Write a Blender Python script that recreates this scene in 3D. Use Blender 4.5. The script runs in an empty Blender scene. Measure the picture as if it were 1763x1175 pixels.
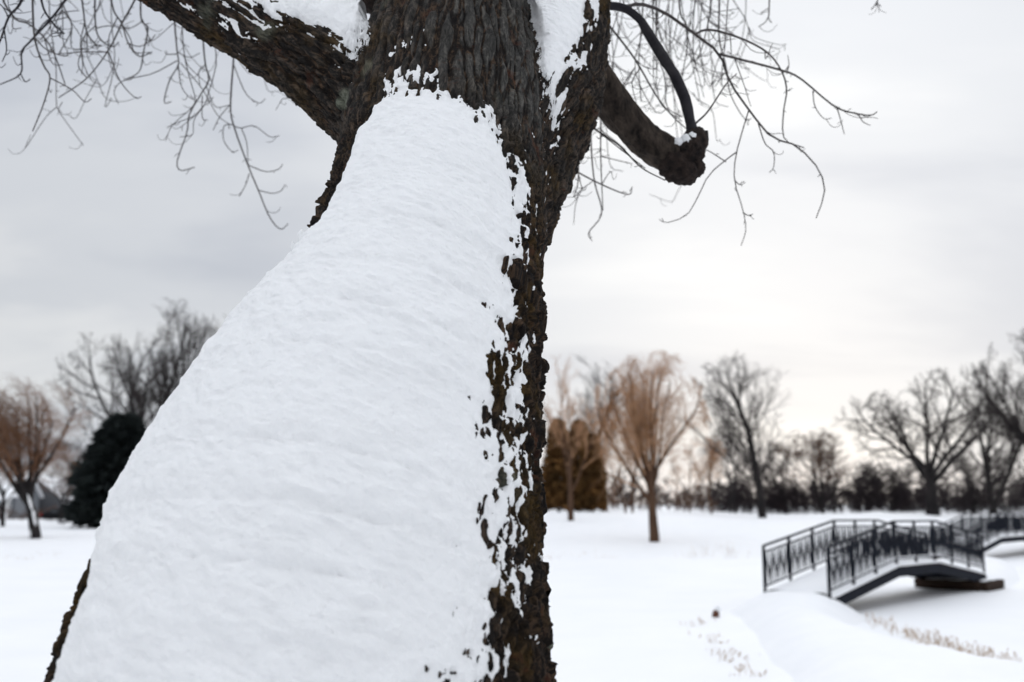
import bpy, math, random
import numpy as np
from mathutils import Vector, Matrix

scene = bpy.context.scene
COL = scene.collection
R = math.radians

# ------------------------------------------------------------------ camera
CAM_Z, PITCH, LENS = 2.2, R(9.3), 35.0
F = 1763 * LENS / 36.0                      # focal length in photo pixels
cam_data = bpy.data.cameras.new('camera')
cam = bpy.data.objects.new('camera', cam_data)
COL.objects.link(cam)
scene.camera = cam
cam.location = (0, 0, CAM_Z)
cam.rotation_euler = (R(90) + PITCH, 0, 0)
cam_data.lens = LENS
cam_data.sensor_width = 36
cam_data.clip_start = 0.05
cam_data.clip_end = 5000
cam_data.dof.use_dof = True
cam_data.dof.focus_distance = 2.5
cam_data.dof.aperture_fstop = 2.8

# ------------------------------------------------------------------ world, sun, exposure
SUN_AZ, SUN_EL = R(16), R(11)               # azimuth measured from +Y towards +X
SUN_DIR = Vector((math.sin(SUN_AZ) * math.cos(SUN_EL), math.cos(SUN_AZ) * math.cos(SUN_EL), math.sin(SUN_EL)))
world = bpy.data.worlds.new('World')
scene.world = world
world.use_nodes = True
nt = world.node_tree
nt.nodes.clear()


def nd(tree, typ, **kw):
    n = tree.nodes.new(typ)
    for k, v in kw.items():
        if k.startswith('i_'):
            key = k[2:]
            key = int(key) if key.isdigit() else key.replace('_', ' ')
            n.inputs[key].default_value = v
        else:
            setattr(n, k, v)
    return n


def math_n(tree, op, a, b=None, clamp=False):
    n = tree.nodes.new('ShaderNodeMath')
    n.operation = op
    n.use_clamp = clamp
    for i, v in enumerate((a, b)):
        if v is None:
            continue
        if isinstance(v, (int, float)):
            n.inputs[i].default_value = v
        else:
            tree.links.new(v, n.inputs[i])
    return n.outputs[0]


def mixc(tree, fac, a, b, blend='MIX'):
    n = tree.nodes.new('ShaderNodeMix')
    n.data_type = 'RGBA'
    n.blend_type = blend
    for s, v in ((n.inputs[0], fac), (n.inputs[6], a), (n.inputs[7], b)):
        if isinstance(v, (int, float)):
            s.default_value = v
        elif isinstance(v, tuple):
            s.default_value = (*v, 1) if len(v) == 3 else v
        else:
            tree.links.new(v, s)
    return n.outputs[2]


def ramp(tree, fac, stops, interp='LINEAR'):
    n = tree.nodes.new('ShaderNodeValToRGB')
    cr = n.color_ramp
    cr.interpolation = interp
    while len(cr.elements) < len(stops):
        cr.elements.new(0.5)
    for e, (p, c) in zip(cr.elements, stops):
        e.position = p
        e.color = (*c, 1) if len(c) == 3 else c
    tree.links.new(fac, n.inputs[0])
    return n.outputs[0]


sky = nd(nt, 'ShaderNodeTexSky', sky_type='NISHITA', sun_disc=False)
sky.sun_elevation = SUN_EL
sky.sun_rotation = SUN_AZ
tc = nd(nt, 'ShaderNodeTexCoord')
sep = nd(nt, 'ShaderNodeSeparateXYZ')
nt.links.new(tc.outputs['Generated'], sep.inputs[0])
up = math_n(nt, 'MAXIMUM', sep.outputs[2], 0.0)
den = math_n(nt, 'ADD', up, 0.22)
comb = nd(nt, 'ShaderNodeCombineXYZ')
nt.links.new(math_n(nt, 'DIVIDE', sep.outputs[0], den), comb.inputs[0])
nt.links.new(math_n(nt, 'DIVIDE', sep.outputs[1], den), comb.inputs[1])
mp = nd(nt, 'ShaderNodeMapping')
mp.inputs['Scale'].default_value = (0.55, 1.0, 1.0)
mp.inputs['Location'].default_value = (3.1, 0.4, 0)
nt.links.new(comb.outputs[0], mp.inputs[0])
cn = nd(nt, 'ShaderNodeTexNoise', i_Scale=1.45, i_Detail=5.0, i_Roughness=0.5, i_Distortion=0.3)
nt.links.new(mp.outputs[0], cn.inputs['Vector'])
cloud = ramp(nt, cn.outputs[0], [(0.33, (5.0, 5.3, 5.9)), (0.51, (6.15, 6.4, 6.82)), (0.68, (7.25, 7.4, 7.6))], 'EASE')
# thicker light towards the zenith, as under any closed cloud deck
zen = math_n(nt, 'ADD', math_n(nt, 'MULTIPLY', math_n(nt, 'POWER', up, 3.0), 1.75), 0.92)
cloud = mixc(nt, 1.0, cloud, zen, 'MULTIPLY')
# the veiled sun behind the clouds
dotn = nd(nt, 'ShaderNodeVectorMath', operation='DOT_PRODUCT')
dotn.inputs[1].default_value = SUN_DIR
nt.links.new(tc.outputs['Generated'], dotn.inputs[0])
glow = math_n(nt, 'POWER', math_n(nt, 'MAXIMUM', dotn.outputs['Value'], 0.0), 11.0)
glowc = mixc(nt, glow, (0, 0, 0), (2.5, 2.42, 2.3))
cloud = mixc(nt, 1.0, cloud, glowc, 'ADD')
skyc = mixc(nt, 0.03, cloud, sky.outputs[0])
bg = nd(nt, 'ShaderNodeBackground', i_Strength=0.1)
nt.links.new(skyc, bg.inputs[0])
wo = nd(nt, 'ShaderNodeOutputWorld')
nt.links.new(bg.outputs[0], wo.inputs[0])

sun_data = bpy.data.lights.new('sun', 'SUN')
sun_data.energy = 0.6
sun_data.angle = R(30)
sun_data.color = (1.0, 0.95, 0.88)
sun = bpy.data.objects.new('sun', sun_data)
COL.objects.link(sun)
sun.rotation_euler = SUN_DIR.to_track_quat('Z', 'Y').to_euler()

vs = scene.view_settings
vs.view_transform = 'Standard'
vs.look = 'None'
vs.exposure = 0.12
vs.gamma = 1.0
vs.use_curve_mapping = False
scene.cycles.use_denoising = True
scene.cycles.use_adaptive_sampling = True
scene.cycles.adaptive_threshold = 0.02
scene.cycles.max_bounces = 4
scene.cycles.diffuse_bounces = 3

CP, SP = math.cos(PITCH), math.sin(PITCH)


def at(u, v, D):
    """A point seen at photo pixel (u, v), D metres in front of the camera."""
    X = (u - 881.5) / F * D
    Y = (587.5 - v) / F * D
    return np.array((X, D * CP - Y * SP, CAM_Z + D * SP + Y * CP))


# ------------------------------------------------------------------ noise
def _hash(i, j, k, s):
    h = (i.astype(np.uint32) * np.uint32(374761393) + j.astype(np.uint32) * np.uint32(668265263)
         + k.astype(np.uint32) * np.uint32(3266489917) + np.uint32((s * 974634777 + 12345) & 0xFFFFFFFF))
    h = (h ^ (h >> np.uint32(13))) * np.uint32(1274126177)
    h = (h ^ (h >> np.uint32(16))) * np.uint32(2246822519)
    h = h ^ (h >> np.uint32(15))
    return (h & np.uint32(0xFFFFFF)).astype(np.float32) * np.float32(1 / 0xFFFFFF)


def vnoise(P, s=0):
    """value noise in -1..1 on an (n, 3) array"""
    fl = np.floor(P)
    i, j, k = fl.astype(np.int64).T
    f = P - fl
    f = f * f * (3 - 2 * f)
    fx, fy, fz = f.T
    out = 0
    for dx in (0, 1):
        wx = fx if dx else 1 - fx
        for dy in (0, 1):
            wy = fy if dy else 1 - fy
            for dz in (0, 1):
                wz = fz if dz else 1 - fz
                out = out + wx * wy * wz * _hash(i + dx, j + dy, k + dz, s)
    return out * 2 - 1


def fbm(P, octaves=4, s=0, gain=0.5):
    o, a, n = 0, 1.0, 0
    for q in range(octaves):
        o = o + a * vnoise(P * (2.03 ** q) + 17.3 * q, s + q)
        n += a
        a *= gain
    return o / n


def worley(P, s=0):
    """F1 and F2 of a jittered grid"""
    fl = np.floor(P)
    i, j, k = fl.astype(np.int64).T
    f = P - fl
    f1 = np.full(len(P), 9.0)
    f2 = np.full(len(P), 9.0)
    idv = np.zeros(len(P))
    for dx in (-1, 0, 1):
        for dy in (-1, 0, 1):
            for dz in (-1, 0, 1):
                a, b, c = i + dx, j + dy, k + dz
                h = _hash(a, b, c, s)
                d = ((dx + h - f[:, 0]) ** 2 + (dy + _hash(a, b, c, s + 1) - f[:, 1]) ** 2
                     + (dz + _hash(a, b, c, s + 2) - f[:, 2]) ** 2)
                m = d < f1
                f2 = np.where(m, f1, np.minimum(f2, d))
                idv = np.where(m, h, idv)
                f1 = np.where(m, d, f1)
    return np.sqrt(f1), np.sqrt(f2), idv


def sstep(a, b, x):
    t = np.clip((x - a) / (b - a), 0, 1)
    return t * t * (3 - 2 * t)


# ------------------------------------------------------------------ mesh helpers
def mesh_np(name, verts, faces, mat, parent=None, smooth=True, normals=None, attrs=None):
    verts = np.asarray(verts, dtype=np.float32).reshape(-1, 3)
    faces = np.asarray(faces, dtype=np.int32)
    me = bpy.data.meshes.new(name)
    nf, k = faces.shape
    me.vertices.add(len(verts))
    me.vertices.foreach_set('co', verts.ravel())
    me.loops.add(nf * k)
    me.loops.foreach_set('vertex_index', faces.ravel())
    me.polygons.add(nf)
    me.polygons.foreach_set('loop_start', np.arange(0, nf * k, k, dtype=np.int32))
    me.polygons.foreach_set('use_smooth', np.full(nf, smooth))
    me.update(calc_edges=True)
    me.validate()
    for an, av in (attrs or {}).items():
        av = np.asarray(av, dtype=np.float32)
        if av.ndim == 2:
            me.attributes.new(an, 'FLOAT_VECTOR', 'POINT').data.foreach_set('vector', av.ravel())
        else:
            me.attributes.new(an, 'FLOAT', 'POINT').data.foreach_set('value', av.ravel())
    if normals is not None:
        me.normals_split_custom_set_from_vertices(np.asarray(normals, dtype=np.float32).reshape(-1, 3))
    if mat:
        me.materials.append(mat)
    return link(name, me, parent)


def link(name, data, parent=None):
    o = bpy.data.objects.new(name, data)
    COL.objects.link(o)
    if parent is not None:
        o.parent = parent
        o.matrix_parent_inverse = Matrix.Translation(-parent_origin(parent))
    return o


def parent_origin(p):
    # a part's own vertices are in world space, so only a top-level Empty is offset
    return p.location.copy() if p.parent is None else Vector((0, 0, 0))


def tag(o, label=None, cat=None, group=None, kind=None):
    for k, v in (('label', label), ('category', cat), ('group', group), ('kind', kind)):
        if v:
            o[k] = v
    return o


def empty(name, loc, label, cat, group=None):
    o = bpy.data.objects.new(name, None)
    o.empty_display_size = 0.2
    COL.objects.link(o)
    o.location = loc
    return tag(o, label, cat, group)


class MB:
    """collects boxes, bars and quads; build() makes one mesh object"""
    def __init__(s):
        s.v, s.f = [], []

    def poly_prism(s, pts2, ax, lo, hi):
        """prism of a 2-D outline (list of 3-D points) swept by vector"""
        n = len(pts2)
        b = len(s.v)
        s.v += [tuple(Vector(p) + Vector(ax) * lo) for p in pts2] + [tuple(Vector(p) + Vector(ax) * hi) for p in pts2]
        s.f.append(tuple(b + i for i in range(n)))
        s.f.append(tuple(b + n + i for i in reversed(range(n))))
        for i in range(n):
            j = (i + 1) % n
            s.f.append((b + j, b + i, b + n + i, b + n + j))
        return s

    def bar(s, a, b, w, h, up=(0, 0, 1)):
        a, b = Vector(a), Vector(b)
        d = (b - a).normalized()
        u = Vector(up)
        side = d.cross(u)
        if side.length < 1e-4:
            side = d.cross(Vector((1, 0, 0)))
        side.normalize()
        u = side.cross(d).normalized()
        k = len(s.v)
        for p in (a, b):
            for x, y in ((-1, -1), (1, -1), (1, 1), (-1, 1)):
                s.v.append(tuple(p + side * (x * w / 2) + u * (y * h / 2)))
        s.f += [(k + 3, k + 2, k + 1, k), (k + 4, k + 5, k + 6, k + 7)]
        for i in range(4):
            j = (i + 1) % 4
            s.f.append((k + i, k + j, k + 4 + j, k + 4 + i))
        return s

    def box(s, c, sx, sy, sz, rz=0):
        c = Vector(c)
        d = Vector((math.cos(rz), math.sin(rz), 0)) * (sx / 2)
        return s.bar(c - d, c + d, sy, sz)

    def quad(s, *p):
        k = len(s.v)
        s.v += [tuple(q) for q in p]
        s.f.append(tuple(range(k, k + len(p))))
        return s

    def build(s, name, mat, parent=None, bevel=0, smooth=False):
        me = bpy.data.meshes.new(name)
        me.from_pydata(s.v, [], s.f)
        me.update()
        me.materials.append(mat)
        if smooth:
            me.polygons.foreach_set('use_smooth', np.full(len(me.polygons), True))
        o = link(name, me, parent)
        if bevel:
            m = o.modifiers.new('bevel', 'BEVEL')
            m.width = bevel
            m.segments = 2
        return o


def resample(pts, n):
    """Catmull-Rom through pts, n samples; pts may have extra columns"""
    p = np.asarray(pts, float)
    if len(p) == 2:
        t = np.linspace(0, 1, n)[:, None]
        return p[0] * (1 - t) + p[1] * t
    p = np.vstack([2 * p[0] - p[1], p, 2 * p[-1] - p[-2]])
    m = len(p) - 3
    t = np.linspace(0, m - 1e-6, n)
    i = t.astype(int)
    f = (t - i)[:, None]
    a, b, c, d = p[i], p[i + 1], p[i + 2], p[i + 3]
    return 0.5 * (2 * b + (c - a) * f + (2 * a - 5 * b + 4 * c - d) * f ** 2 + (3 * b - a - 3 * c + d) * f ** 3)


def tubes(P, Rad, sides):
    """P (m, n, 3) polylines with radii (m, n) -> verts, quads"""
    m, n, _ = P.shape
    T = np.gradient(P, axis=1)
    T /= np.linalg.norm(T, axis=2, keepdims=True) + 1e-9
    mean = T.mean(axis=1, keepdims=True)
    ref = np.where(np.abs(mean[..., 2:3]) > 0.8, np.array((1.0, 0.13, 0)), np.array((0.07, 0.1, 1.0)))
    U = np.cross(T, np.broadcast_to(ref, T.shape))
    U /= np.linalg.norm(U, axis=2, keepdims=True) + 1e-9
    W = np.cross(T, U)
    a = np.linspace(0, 2 * np.pi, sides, endpoint=False)
    V = (P[:, :, None] + Rad[:, :, None, None] * (np.cos(a)[None, None, :, None] * U[:, :, None] + np.sin(a)[None, None, :, None] * W[:, :, None]))
    base = np.arange(m)[:, None, None] * (n * sides) + np.arange(n - 1)[None, :, None] * sides
    k = np.arange(sides)[None, None]
    k2 = (k + 1) % sides
    Q = np.stack([base + k, base + k2, base + sides + k2, base + sides + k], axis=-1)
    return V.reshape(-1, 3), Q.reshape(-1, 4)


def tube_obj(name, polys, sides, mat, parent=None, n=8):
    """polys: list of (pts (k,3), r0, r1) -> one mesh"""
    P = np.stack([resample(p, n) for p, _, _ in polys])
    t = np.linspace(0, 1, n)
    Rd = np.stack([a + (b - a) * t for _, a, b in polys])
    v, q = tubes(P, Rd, sides)
    return mesh_np(name, v, q, mat, parent)


# ------------------------------------------------------------------ materials
def new_mat(name):
    m = bpy.data.materials.new(name)
    m.use_nodes = True
    t = m.node_tree
    t.nodes.clear()
    out = nd(t, 'ShaderNodeOutputMaterial')
    b = nd(t, 'ShaderNodeBsdfPrincipled')
    t.links.new(b.outputs[0], out.inputs[0])
    return m, t, b


def simple_mat(name, ca, cb, scale=8.0, rough=0.85, stretch=(1, 1, 1), bump=0.0, metal=0.0, detail=4.0, spec=0.12):
    m, t, b = new_mat(name)
    g = nd(t, 'ShaderNodeTexCoord')
    mpn = nd(t, 'ShaderNodeMapping')
    mpn.inputs['Scale'].default_value = stretch
    t.links.new(g.outputs['Object'], mpn.inputs[0])
    n = nd(t, 'ShaderNodeTexNoise', i_Scale=scale, i_Detail=detail, i_Roughness=0.6)
    t.links.new(mpn.outputs[0], n.inputs['Vector'])
    c = ramp(t, n.outputs[0], [(0.3, ca), (0.7, cb)])
    t.links.new(c, b.inputs['Base Color'])
    b.inputs['Roughness'].default_value = rough
    b.inputs['Metallic'].default_value = metal
    b.inputs['Specular IOR Level'].default_value = spec
    if bump:
        bp = nd(t, 'ShaderNodeBump', i_Strength=bump, i_Distance=0.02)
        t.links.new(n.outputs[0], bp.inputs['Height'])
        t.links.new(bp.outputs[0], b.inputs['Normal'])
    return m


def snow_mat(name, scale, strength, dist, tint=((0.83, 0.84, 0.86), (0.875, 0.88, 0.89))):
    m, t, b = new_mat(name)
    g = nd(t, 'ShaderNodeTexCoord')
    n1 = nd(t, 'ShaderNodeTexNoise', i_Scale=scale, i_Detail=6.0, i_Roughness=0.6)
    n2 = nd(t, 'ShaderNodeTexNoise', i_Scale=scale * 9, i_Detail=3.0, i_Roughness=0.7)
    t.links.new(g.outputs['Object'], n1.inputs['Vector'])
    t.links.new(g.outputs['Object'], n2.inputs['Vector'])
    t.links.new(ramp(t, n1.outputs[0], [(0.3, tint[0]), (0.7, tint[1])]), b.inputs['Base Color'])
    h = math_n(t, 'ADD', n1.outputs[0], math_n(t, 'MULTIPLY', n2.outputs[0], 0.18))
    bp = nd(t, 'ShaderNodeBump', i_Strength=strength, i_Distance=dist)
    t.links.new(h, bp.inputs['Height'])
    t.links.new(bp.outputs[0], b.inputs['Normal'])
    b.inputs['Roughness'].default_value = 0.75
    b.inputs['Specular IOR Level'].default_value = 0.15
    return m


M = {}
M['ground_snow'] = snow_mat('ground snow', 1.3, 0.25, 0.08)
M['ice_snow'] = snow_mat('snow over pond ice', 0.5, 0.12, 0.05)
M['trunk_snow'] = snow_mat('clinging snow', 50.0, 0.8, 0.014, ((0.92, 0.925, 0.93), (0.945, 0.948, 0.95)))
M['far_bark'] = simple_mat('dark winter bark', (0.012, 0.011, 0.012), (0.034, 0.029, 0.028), 3, stretch=(1, 1, 0.25))
M['far_twig'] = simple_mat('bare grey twigs', (0.026, 0.022, 0.023), (0.052, 0.043, 0.041), 1.2)
M['brown_twig'] = simple_mat('brown twigs', (0.075, 0.042, 0.030), (0.12, 0.07, 0.048), 1.2)
M['willow_bark'] = simple_mat('willow bark', (0.06, 0.034, 0.022), (0.11, 0.062, 0.038), 4, stretch=(1, 1, 0.25))
M['willow_twig'] = simple_mat('orange willow twigs', (0.34, 0.18, 0.095), (0.50, 0.30, 0.175), 0.8)
M['rust_twig'] = simple_mat('rusty brown willow twigs', (0.15, 0.075, 0.042), (0.25, 0.135, 0.08), 0.8)
M['red_wood'] = simple_mat('red brown rotten wood', (0.07, 0.03, 0.02), (0.15, 0.065, 0.04), 12)
M['thicket'] = simple_mat('thicket stems', (0.014, 0.011, 0.013), (0.034, 0.025, 0.027), 0.6)
M['conifer'] = simple_mat('dark conifer sprays', (0.010, 0.013, 0.014), (0.022, 0.028, 0.026), 0.9)
M['bronze_conifer'] = simple_mat('bronzed conifer sprays', (0.06, 0.036, 0.014), (0.20, 0.10, 0.034), 0.9)
M['metal'] = simple_mat('dark blue grey railing paint', (0.006, 0.007, 0.012), (0.012, 0.014, 0.022), 6, rough=0.75)
M['timber'] = simple_mat('wet brown timber', (0.018, 0.012, 0.010), (0.055, 0.034, 0.024), 5, stretch=(1, 1, 6))
M['dry_grass'] = simple_mat('dry tan grass', (0.30, 0.18, 0.09), (0.50, 0.34, 0.19), 3)
M['paint_black'] = simple_mat('black car paint', (0.004, 0.004, 0.005), (0.007, 0.007, 0.009), 2, rough=0.55)
M['car_glass'] = simple_mat('dark car glass', (0.02, 0.024, 0.03), (0.03, 0.034, 0.04), 2, rough=0.08, spec=0.5)
M['rubber'] = simple_mat('tyre rubber', (0.012, 0.012, 0.012), (0.02, 0.02, 0.02), 20, rough=0.8)
M['rim'] = simple_mat('grey wheel rim', (0.25, 0.25, 0.26), (0.3, 0.3, 0.31), 10, rough=0.4, metal=0.6)
M['red_lens'] = simple_mat('red tail lamp lens', (0.32, 0.02, 0.02), (0.4, 0.03, 0.03), 5, rough=0.3)
M['clear_lens'] = simple_mat('clear lamp lens', (0.5, 0.5, 0.5), (0.6, 0.6, 0.6), 5, rough=0.15)
M['siding_grey'] = simple_mat('grey house siding', (0.16, 0.17, 0.185), (0.20, 0.21, 0.225), 2, stretch=(0.2, 0.2, 8))
M['siding_dark'] = simple_mat('slate house siding', (0.085, 0.087, 0.095), (0.12, 0.122, 0.13), 2, stretch=(0.2, 0.2, 8))
M['siding_cream'] = simple_mat('cream house siding', (0.60, 0.43, 0.22), (0.70, 0.52, 0.29), 2, stretch=(0.2, 0.2, 8))
M['white_trim'] = simple_mat('white trim', (0.74, 0.74, 0.74), (0.8, 0.8, 0.8), 4)
M['window_glass'] = simple_mat('house window glass', (0.03, 0.035, 0.045), (0.06, 0.065, 0.075), 1, rough=0.1, spec=0.5)
M['door_orange'] = simple_mat('orange door paint', (0.30, 0.11, 0.03), (0.38, 0.15, 0.045), 2)


def bark_material(name):
    """furrowed bark that reads the straightened bark coordinates stored on the mesh"""
    m, t, b = new_mat(name)
    a = nd(t, 'ShaderNodeAttribute', attribute_name='bark_co')
    ar = nd(t, 'ShaderNodeAttribute', attribute_name='ridge')
    mpn = nd(t, 'ShaderNodeMapping')
    mpn.inputs['Scale'].default_value = (1, 1, 0.3)
    t.links.new(a.outputs['Vector'], mpn.inputs[0])
    n1 = nd(t, 'ShaderNodeTexNoise', i_Scale=75.0, i_Detail=7.0, i_Roughness=0.75, i_Distortion=0.6)
    n2 = nd(t, 'ShaderNodeTexNoise', i_Scale=7.0, i_Detail=4.0, i_Roughness=0.6)
    n3 = nd(t, 'ShaderNodeTexNoise', i_Scale=260.0, i_Detail=3.0, i_Roughness=0.7)
    n4 = nd(t, 'ShaderNodeTexNoise', i_Scale=11.0, i_Detail=5.0, i_Roughness=0.7)
    for n in (n1, n3):
        t.links.new(mpn.outputs[0], n.inputs['Vector'])
    off = nd(t, 'ShaderNodeVectorMath', operation='ADD')
    off.inputs[1].default_value = (3.7, 1.2, 9.1)
    t.links.new(a.outputs['Vector'], off.inputs[0])
    t.links.new(a.outputs['Vector'], n2.inputs['Vector'])
    t.links.new(off.outputs[0], n4.inputs['Vector'])
    grey = ramp(t, n1.outputs[0], [(0.34, (0.018, 0.017, 0.016)), (0.5, (0.058, 0.056, 0.052)), (0.68, (0.18, 0.172, 0.155))])
    brown = ramp(t, n1.outputs[0], [(0.36, (0.004, 0.0035, 0.004)), (0.5, (0.015, 0.011, 0.009)), (0.68, (0.12, 0.076, 0.048))])
    moss = ramp(t, n1.outputs[0], [(0.36, (0.006, 0.004, 0.002)), (0.66, (0.095, 0.056, 0.014))])
    c = mixc(t, ramp(t, ar.outputs['Fac'], [(0.12, (0, 0, 0)), (0.42, (1, 1, 1))]), brown, grey)
    bz = nd(t, 'ShaderNodeAttribute', attribute_name='brownness')
    c = mixc(t, bz.outputs['Fac'], c, brown)
    mz = math_n(t, 'MULTIPLY', bz.outputs['Fac'], ramp(t, n2.outputs[0], [(0.50, (0, 0, 0)), (0.66, (.85, .85, .85))]))
    c = mixc(t, mz, c, moss)
    red = ramp(t, n4.outputs[0], [(0.60, (0, 0, 0)), (0.70, (0.45, 0.45, 0.45))])
    c = mixc(t, red, c, (0.12, 0.042, 0.022))
    lich = nd(t, 'ShaderNodeAttribute', attribute_name='lichen')
    lf = math_n(t, 'MULTIPLY', lich.outputs['Fac'], ramp(t, n1.outputs[0], [(0.35, (0.25, 0.25, 0.25)), (0.6, (1, 1, 1))]))
    c = mixc(t, lf, c, ramp(t, n3.outputs[0], [(0.3, (0.10, 0.11, 0.085)), (0.7, (0.27, 0.285, 0.22))]))
    t.links.new(c, b.inputs['Base Color'])
    h = math_n(t, 'ADD', n1.outputs[0], math_n(t, 'MULTIPLY', n3.outputs[0], 0.4))
    bp = nd(t, 'ShaderNodeBump', i_Strength=1.0, i_Distance=0.014)
    t.links.new(h, bp.inputs['Height'])
    t.links.new(bp.outputs[0], b.inputs['Normal'])
    b.inputs['Roughness'].default_value = 0.82
    b.inputs['Specular IOR Level'].default_value = 0.12
    return m


M['bark'] = bark_material('furrowed maple bark')
M['limb_bark'] = simple_mat('branch bark', (0.005, 0.004, 0.004), (0.065, 0.050, 0.040), 30, stretch=(1, 1, 0.5), bump=1.0)
M['burl_bark'] = simple_mat('burl bark', (0.005, 0.0045, 0.005), (0.036, 0.025, 0.021), 35, bump=1.0)
M['twig'] = simple_mat('grey brown twig bark', (0.03, 0.027, 0.028), (0.085, 0.074, 0.07), 30, bump=.6)
M['dark_twig'] = simple_mat('dark twig bark', (0.015, 0.014, 0.018), (0.04, 0.037, 0.04), 14)

# ------------------------------------------------------------------ terrain
def poly_sd(x, y, poly):
    """signed distance to a polygon, negative inside"""
    poly = np.asarray(poly, float)
    d = np.full(x.shape, 1e9)
    inside = np.zeros(x.shape, bool)
    n = len(poly)
    for i in range(n):
        ax, ay = poly[i]
        bx, by = poly[(i + 1) % n]
        ex, ey = bx - ax, by - ay
        t = np.clip(((x - ax) * ex + (y - ay) * ey) / (ex * ex + ey * ey), 0, 1)
        d = np.minimum(d, (x - ax - t * ex) ** 2 + (y - ay - t * ey) ** 2)
        if ay != by:
            c = ((ay > y) != (by > y)) & (x < (bx - ax) * (y - ay) / (by - ay) + ax)
            inside ^= c
    return np.where(inside, -1, 1) * np.sqrt(d)


NEAR = [(-60, -60), (60, -60), (60, 3), (24, 5.0), (12.5, 8.0), (9.0, 10.2), (7.2, 12.0), (6.4, 15), (6.4, 18.2), (7.3, 20.2), (7.0, 21.6),
        (5.4, 22.6), (4.4, 21.8), (3.8, 18.8), (3.4, 16.0), (3.1, 13.5), (2.7, 11.5), (2.5, 9.5), (1.5, 7.2), (-6, 6.6), (-20, 7.2), (-60, 9)]
ISLAND = [(11.4, 27.6), (12.2, 26.4), (13.4, 26.6), (15.2, 29.5), (18.2, 36), (18.6, 39.3), (17.0, 40.2), (14.0, 36.0), (11.8, 30.0)]


def ground_z(x, y):
    x = np.asarray(x, float)
    y = np.asarray(y, float)
    P2 = np.stack([x, y, np.zeros_like(x)], -1).reshape(-1, 3)
    big = fbm(P2 * 0.21, 3, 5).reshape(x.shape)
    sm = fbm(P2 * 0.9, 3, 9).reshape(x.shape)
    wob = 0.35 * sm + 0.3 * big
    near = poly_sd(x, y, NEAR) + wob * 0.6
    zn = -0.4 + 0.78 * sstep(0.45, -1.3, near) + 0.24 * sstep(9, 3, y) + 0.10 * np.exp(-((x - 5.7) ** 2 + (y - 20.6) ** 2) / 4.0)
    isl = poly_sd(x, y, ISLAND) + wob * 0.25
    zi = -0.4 + 0.74 * sstep(0.3, -1.1, isl)
    shore = 42.5 + np.maximum(0, x - 12) * 0.42 + 1.2 * big + 0.6 * sm
    t = y - shore
    az = x / np.maximum(y, 1)
    right = np.interp(t, [-3, 0, 5, 12, 20, 32, 57, 100, 400, 3000], [-0.4, 0.02, 0.32, 0.62, 1.0, 1.2, 1.22, 1.2, 1.2, 0.5])
    mid = np.interp(t, [-3, 0, 5, 12, 20, 28, 57, 100, 400, 3000], [-0.4, 0.02, 0.32, 0.75, 1.35, 1.6, 1.6, 1.4, 1.2, 0.5])
    left = np.interp(t, [-3, 0, 5, 12, 25, 35, 66, 100, 400, 3000], [-0.4, 0.02, 0.48, 0.55, 0.62, 0.55, 0.3, 0.25, 0.5, 0.5])
    wm = sstep(-0.05, 0.05, az) * (1 - sstep(0.12, 0.26, az))
    wl = 1 - sstep(-0.3, -0.08, az)
    zf = right * (1 - wm) + mid * wm
    zf = zf * (1 - wl) + left * wl
    zf = zf + 0.05 * sm * sstep(0, 6, t) + 0.10 * big * sstep(4, 20, t) * (1 - sstep(200, 600, t))
    # small heaps of snow far off beyond the footbridge
    for hx, hy, hh, hr in ((31.5, 88, .45, 2.2), (35.5, 89, .4, 1.8), (27.5, 86, .25, 2.5), (38.5, 92, .3, 2.4)):
        zf = zf + hh * np.exp(-((x - hx) ** 2 + (y - hy) ** 2) / hr ** 2)
    z = np.maximum(np.maximum(zn, zi), zf)
    return z + 0.03 * sm * (z > -0.3)


def gz(x, y):
    return float(ground_z(np.array([x]), np.array([y]))[0])


def graded(lo, hi, fine_lo, fine_hi, step, n_out):
    a = np.arange(fine_lo, fine_hi, step)
    left = fine_lo - (np.geomspace(step, max(fine_lo - lo, step * 2), n_out))
    right = a[-1] + np.geomspace(step, hi - a[-1], n_out)
    return np.concatenate([left[::-1], a, right])


gx = graded(-3000, 3000, -32, 36, 0.38, 45)
gy = graded(-600, 4000, -2, 62, 0.32, 70)
GX, GY = np.meshgrid(gx, gy)
GZ = ground_z(GX, GY)
nx, ny = len(gx), len(gy)
idx = np.arange(nx * ny).reshape(ny, nx)
quads = np.stack([idx[:-1, :-1], idx[:-1, 1:], idx[1:, 1:], idx[1:, :-1]], -1).reshape(-1, 4)
g = mesh_np('ground', np.stack([GX, GY, GZ], -1), quads, M['ground_snow'])
tag(g, 'snow covered banks and park ground around the pond', 'ground', kind='structure')
px = np.linspace(-260, 260, 131)
py = np.linspace(4, 160, 79)
PX, PY = np.meshgrid(px, py)
PZ = 0.012 * fbm(np.stack([PX, PY, 0 * PX], -1).reshape(-1, 3) * 0.25, 2, 3).reshape(PX.shape)
idx = np.arange(PX.size).reshape(PX.shape)
quads = np.stack([idx[:-1, :-1], idx[:-1, 1:], idx[1:, 1:], idx[1:, :-1]], -1).reshape(-1, 4)
pond = mesh_np('frozen_pond', np.stack([PX, PY, PZ], -1), quads, M['ice_snow'])
tag(pond, 'flat frozen pond under smooth snow', 'pond', kind='structure')

# ------------------------------------------------------------------ the big leaning tree in front
def br(points):
    """[(u, v, D, r)] -> (n, 4) world polyline"""
    return np.array([(*at(u, v, D), r) for u, v, D, r in points])


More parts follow.
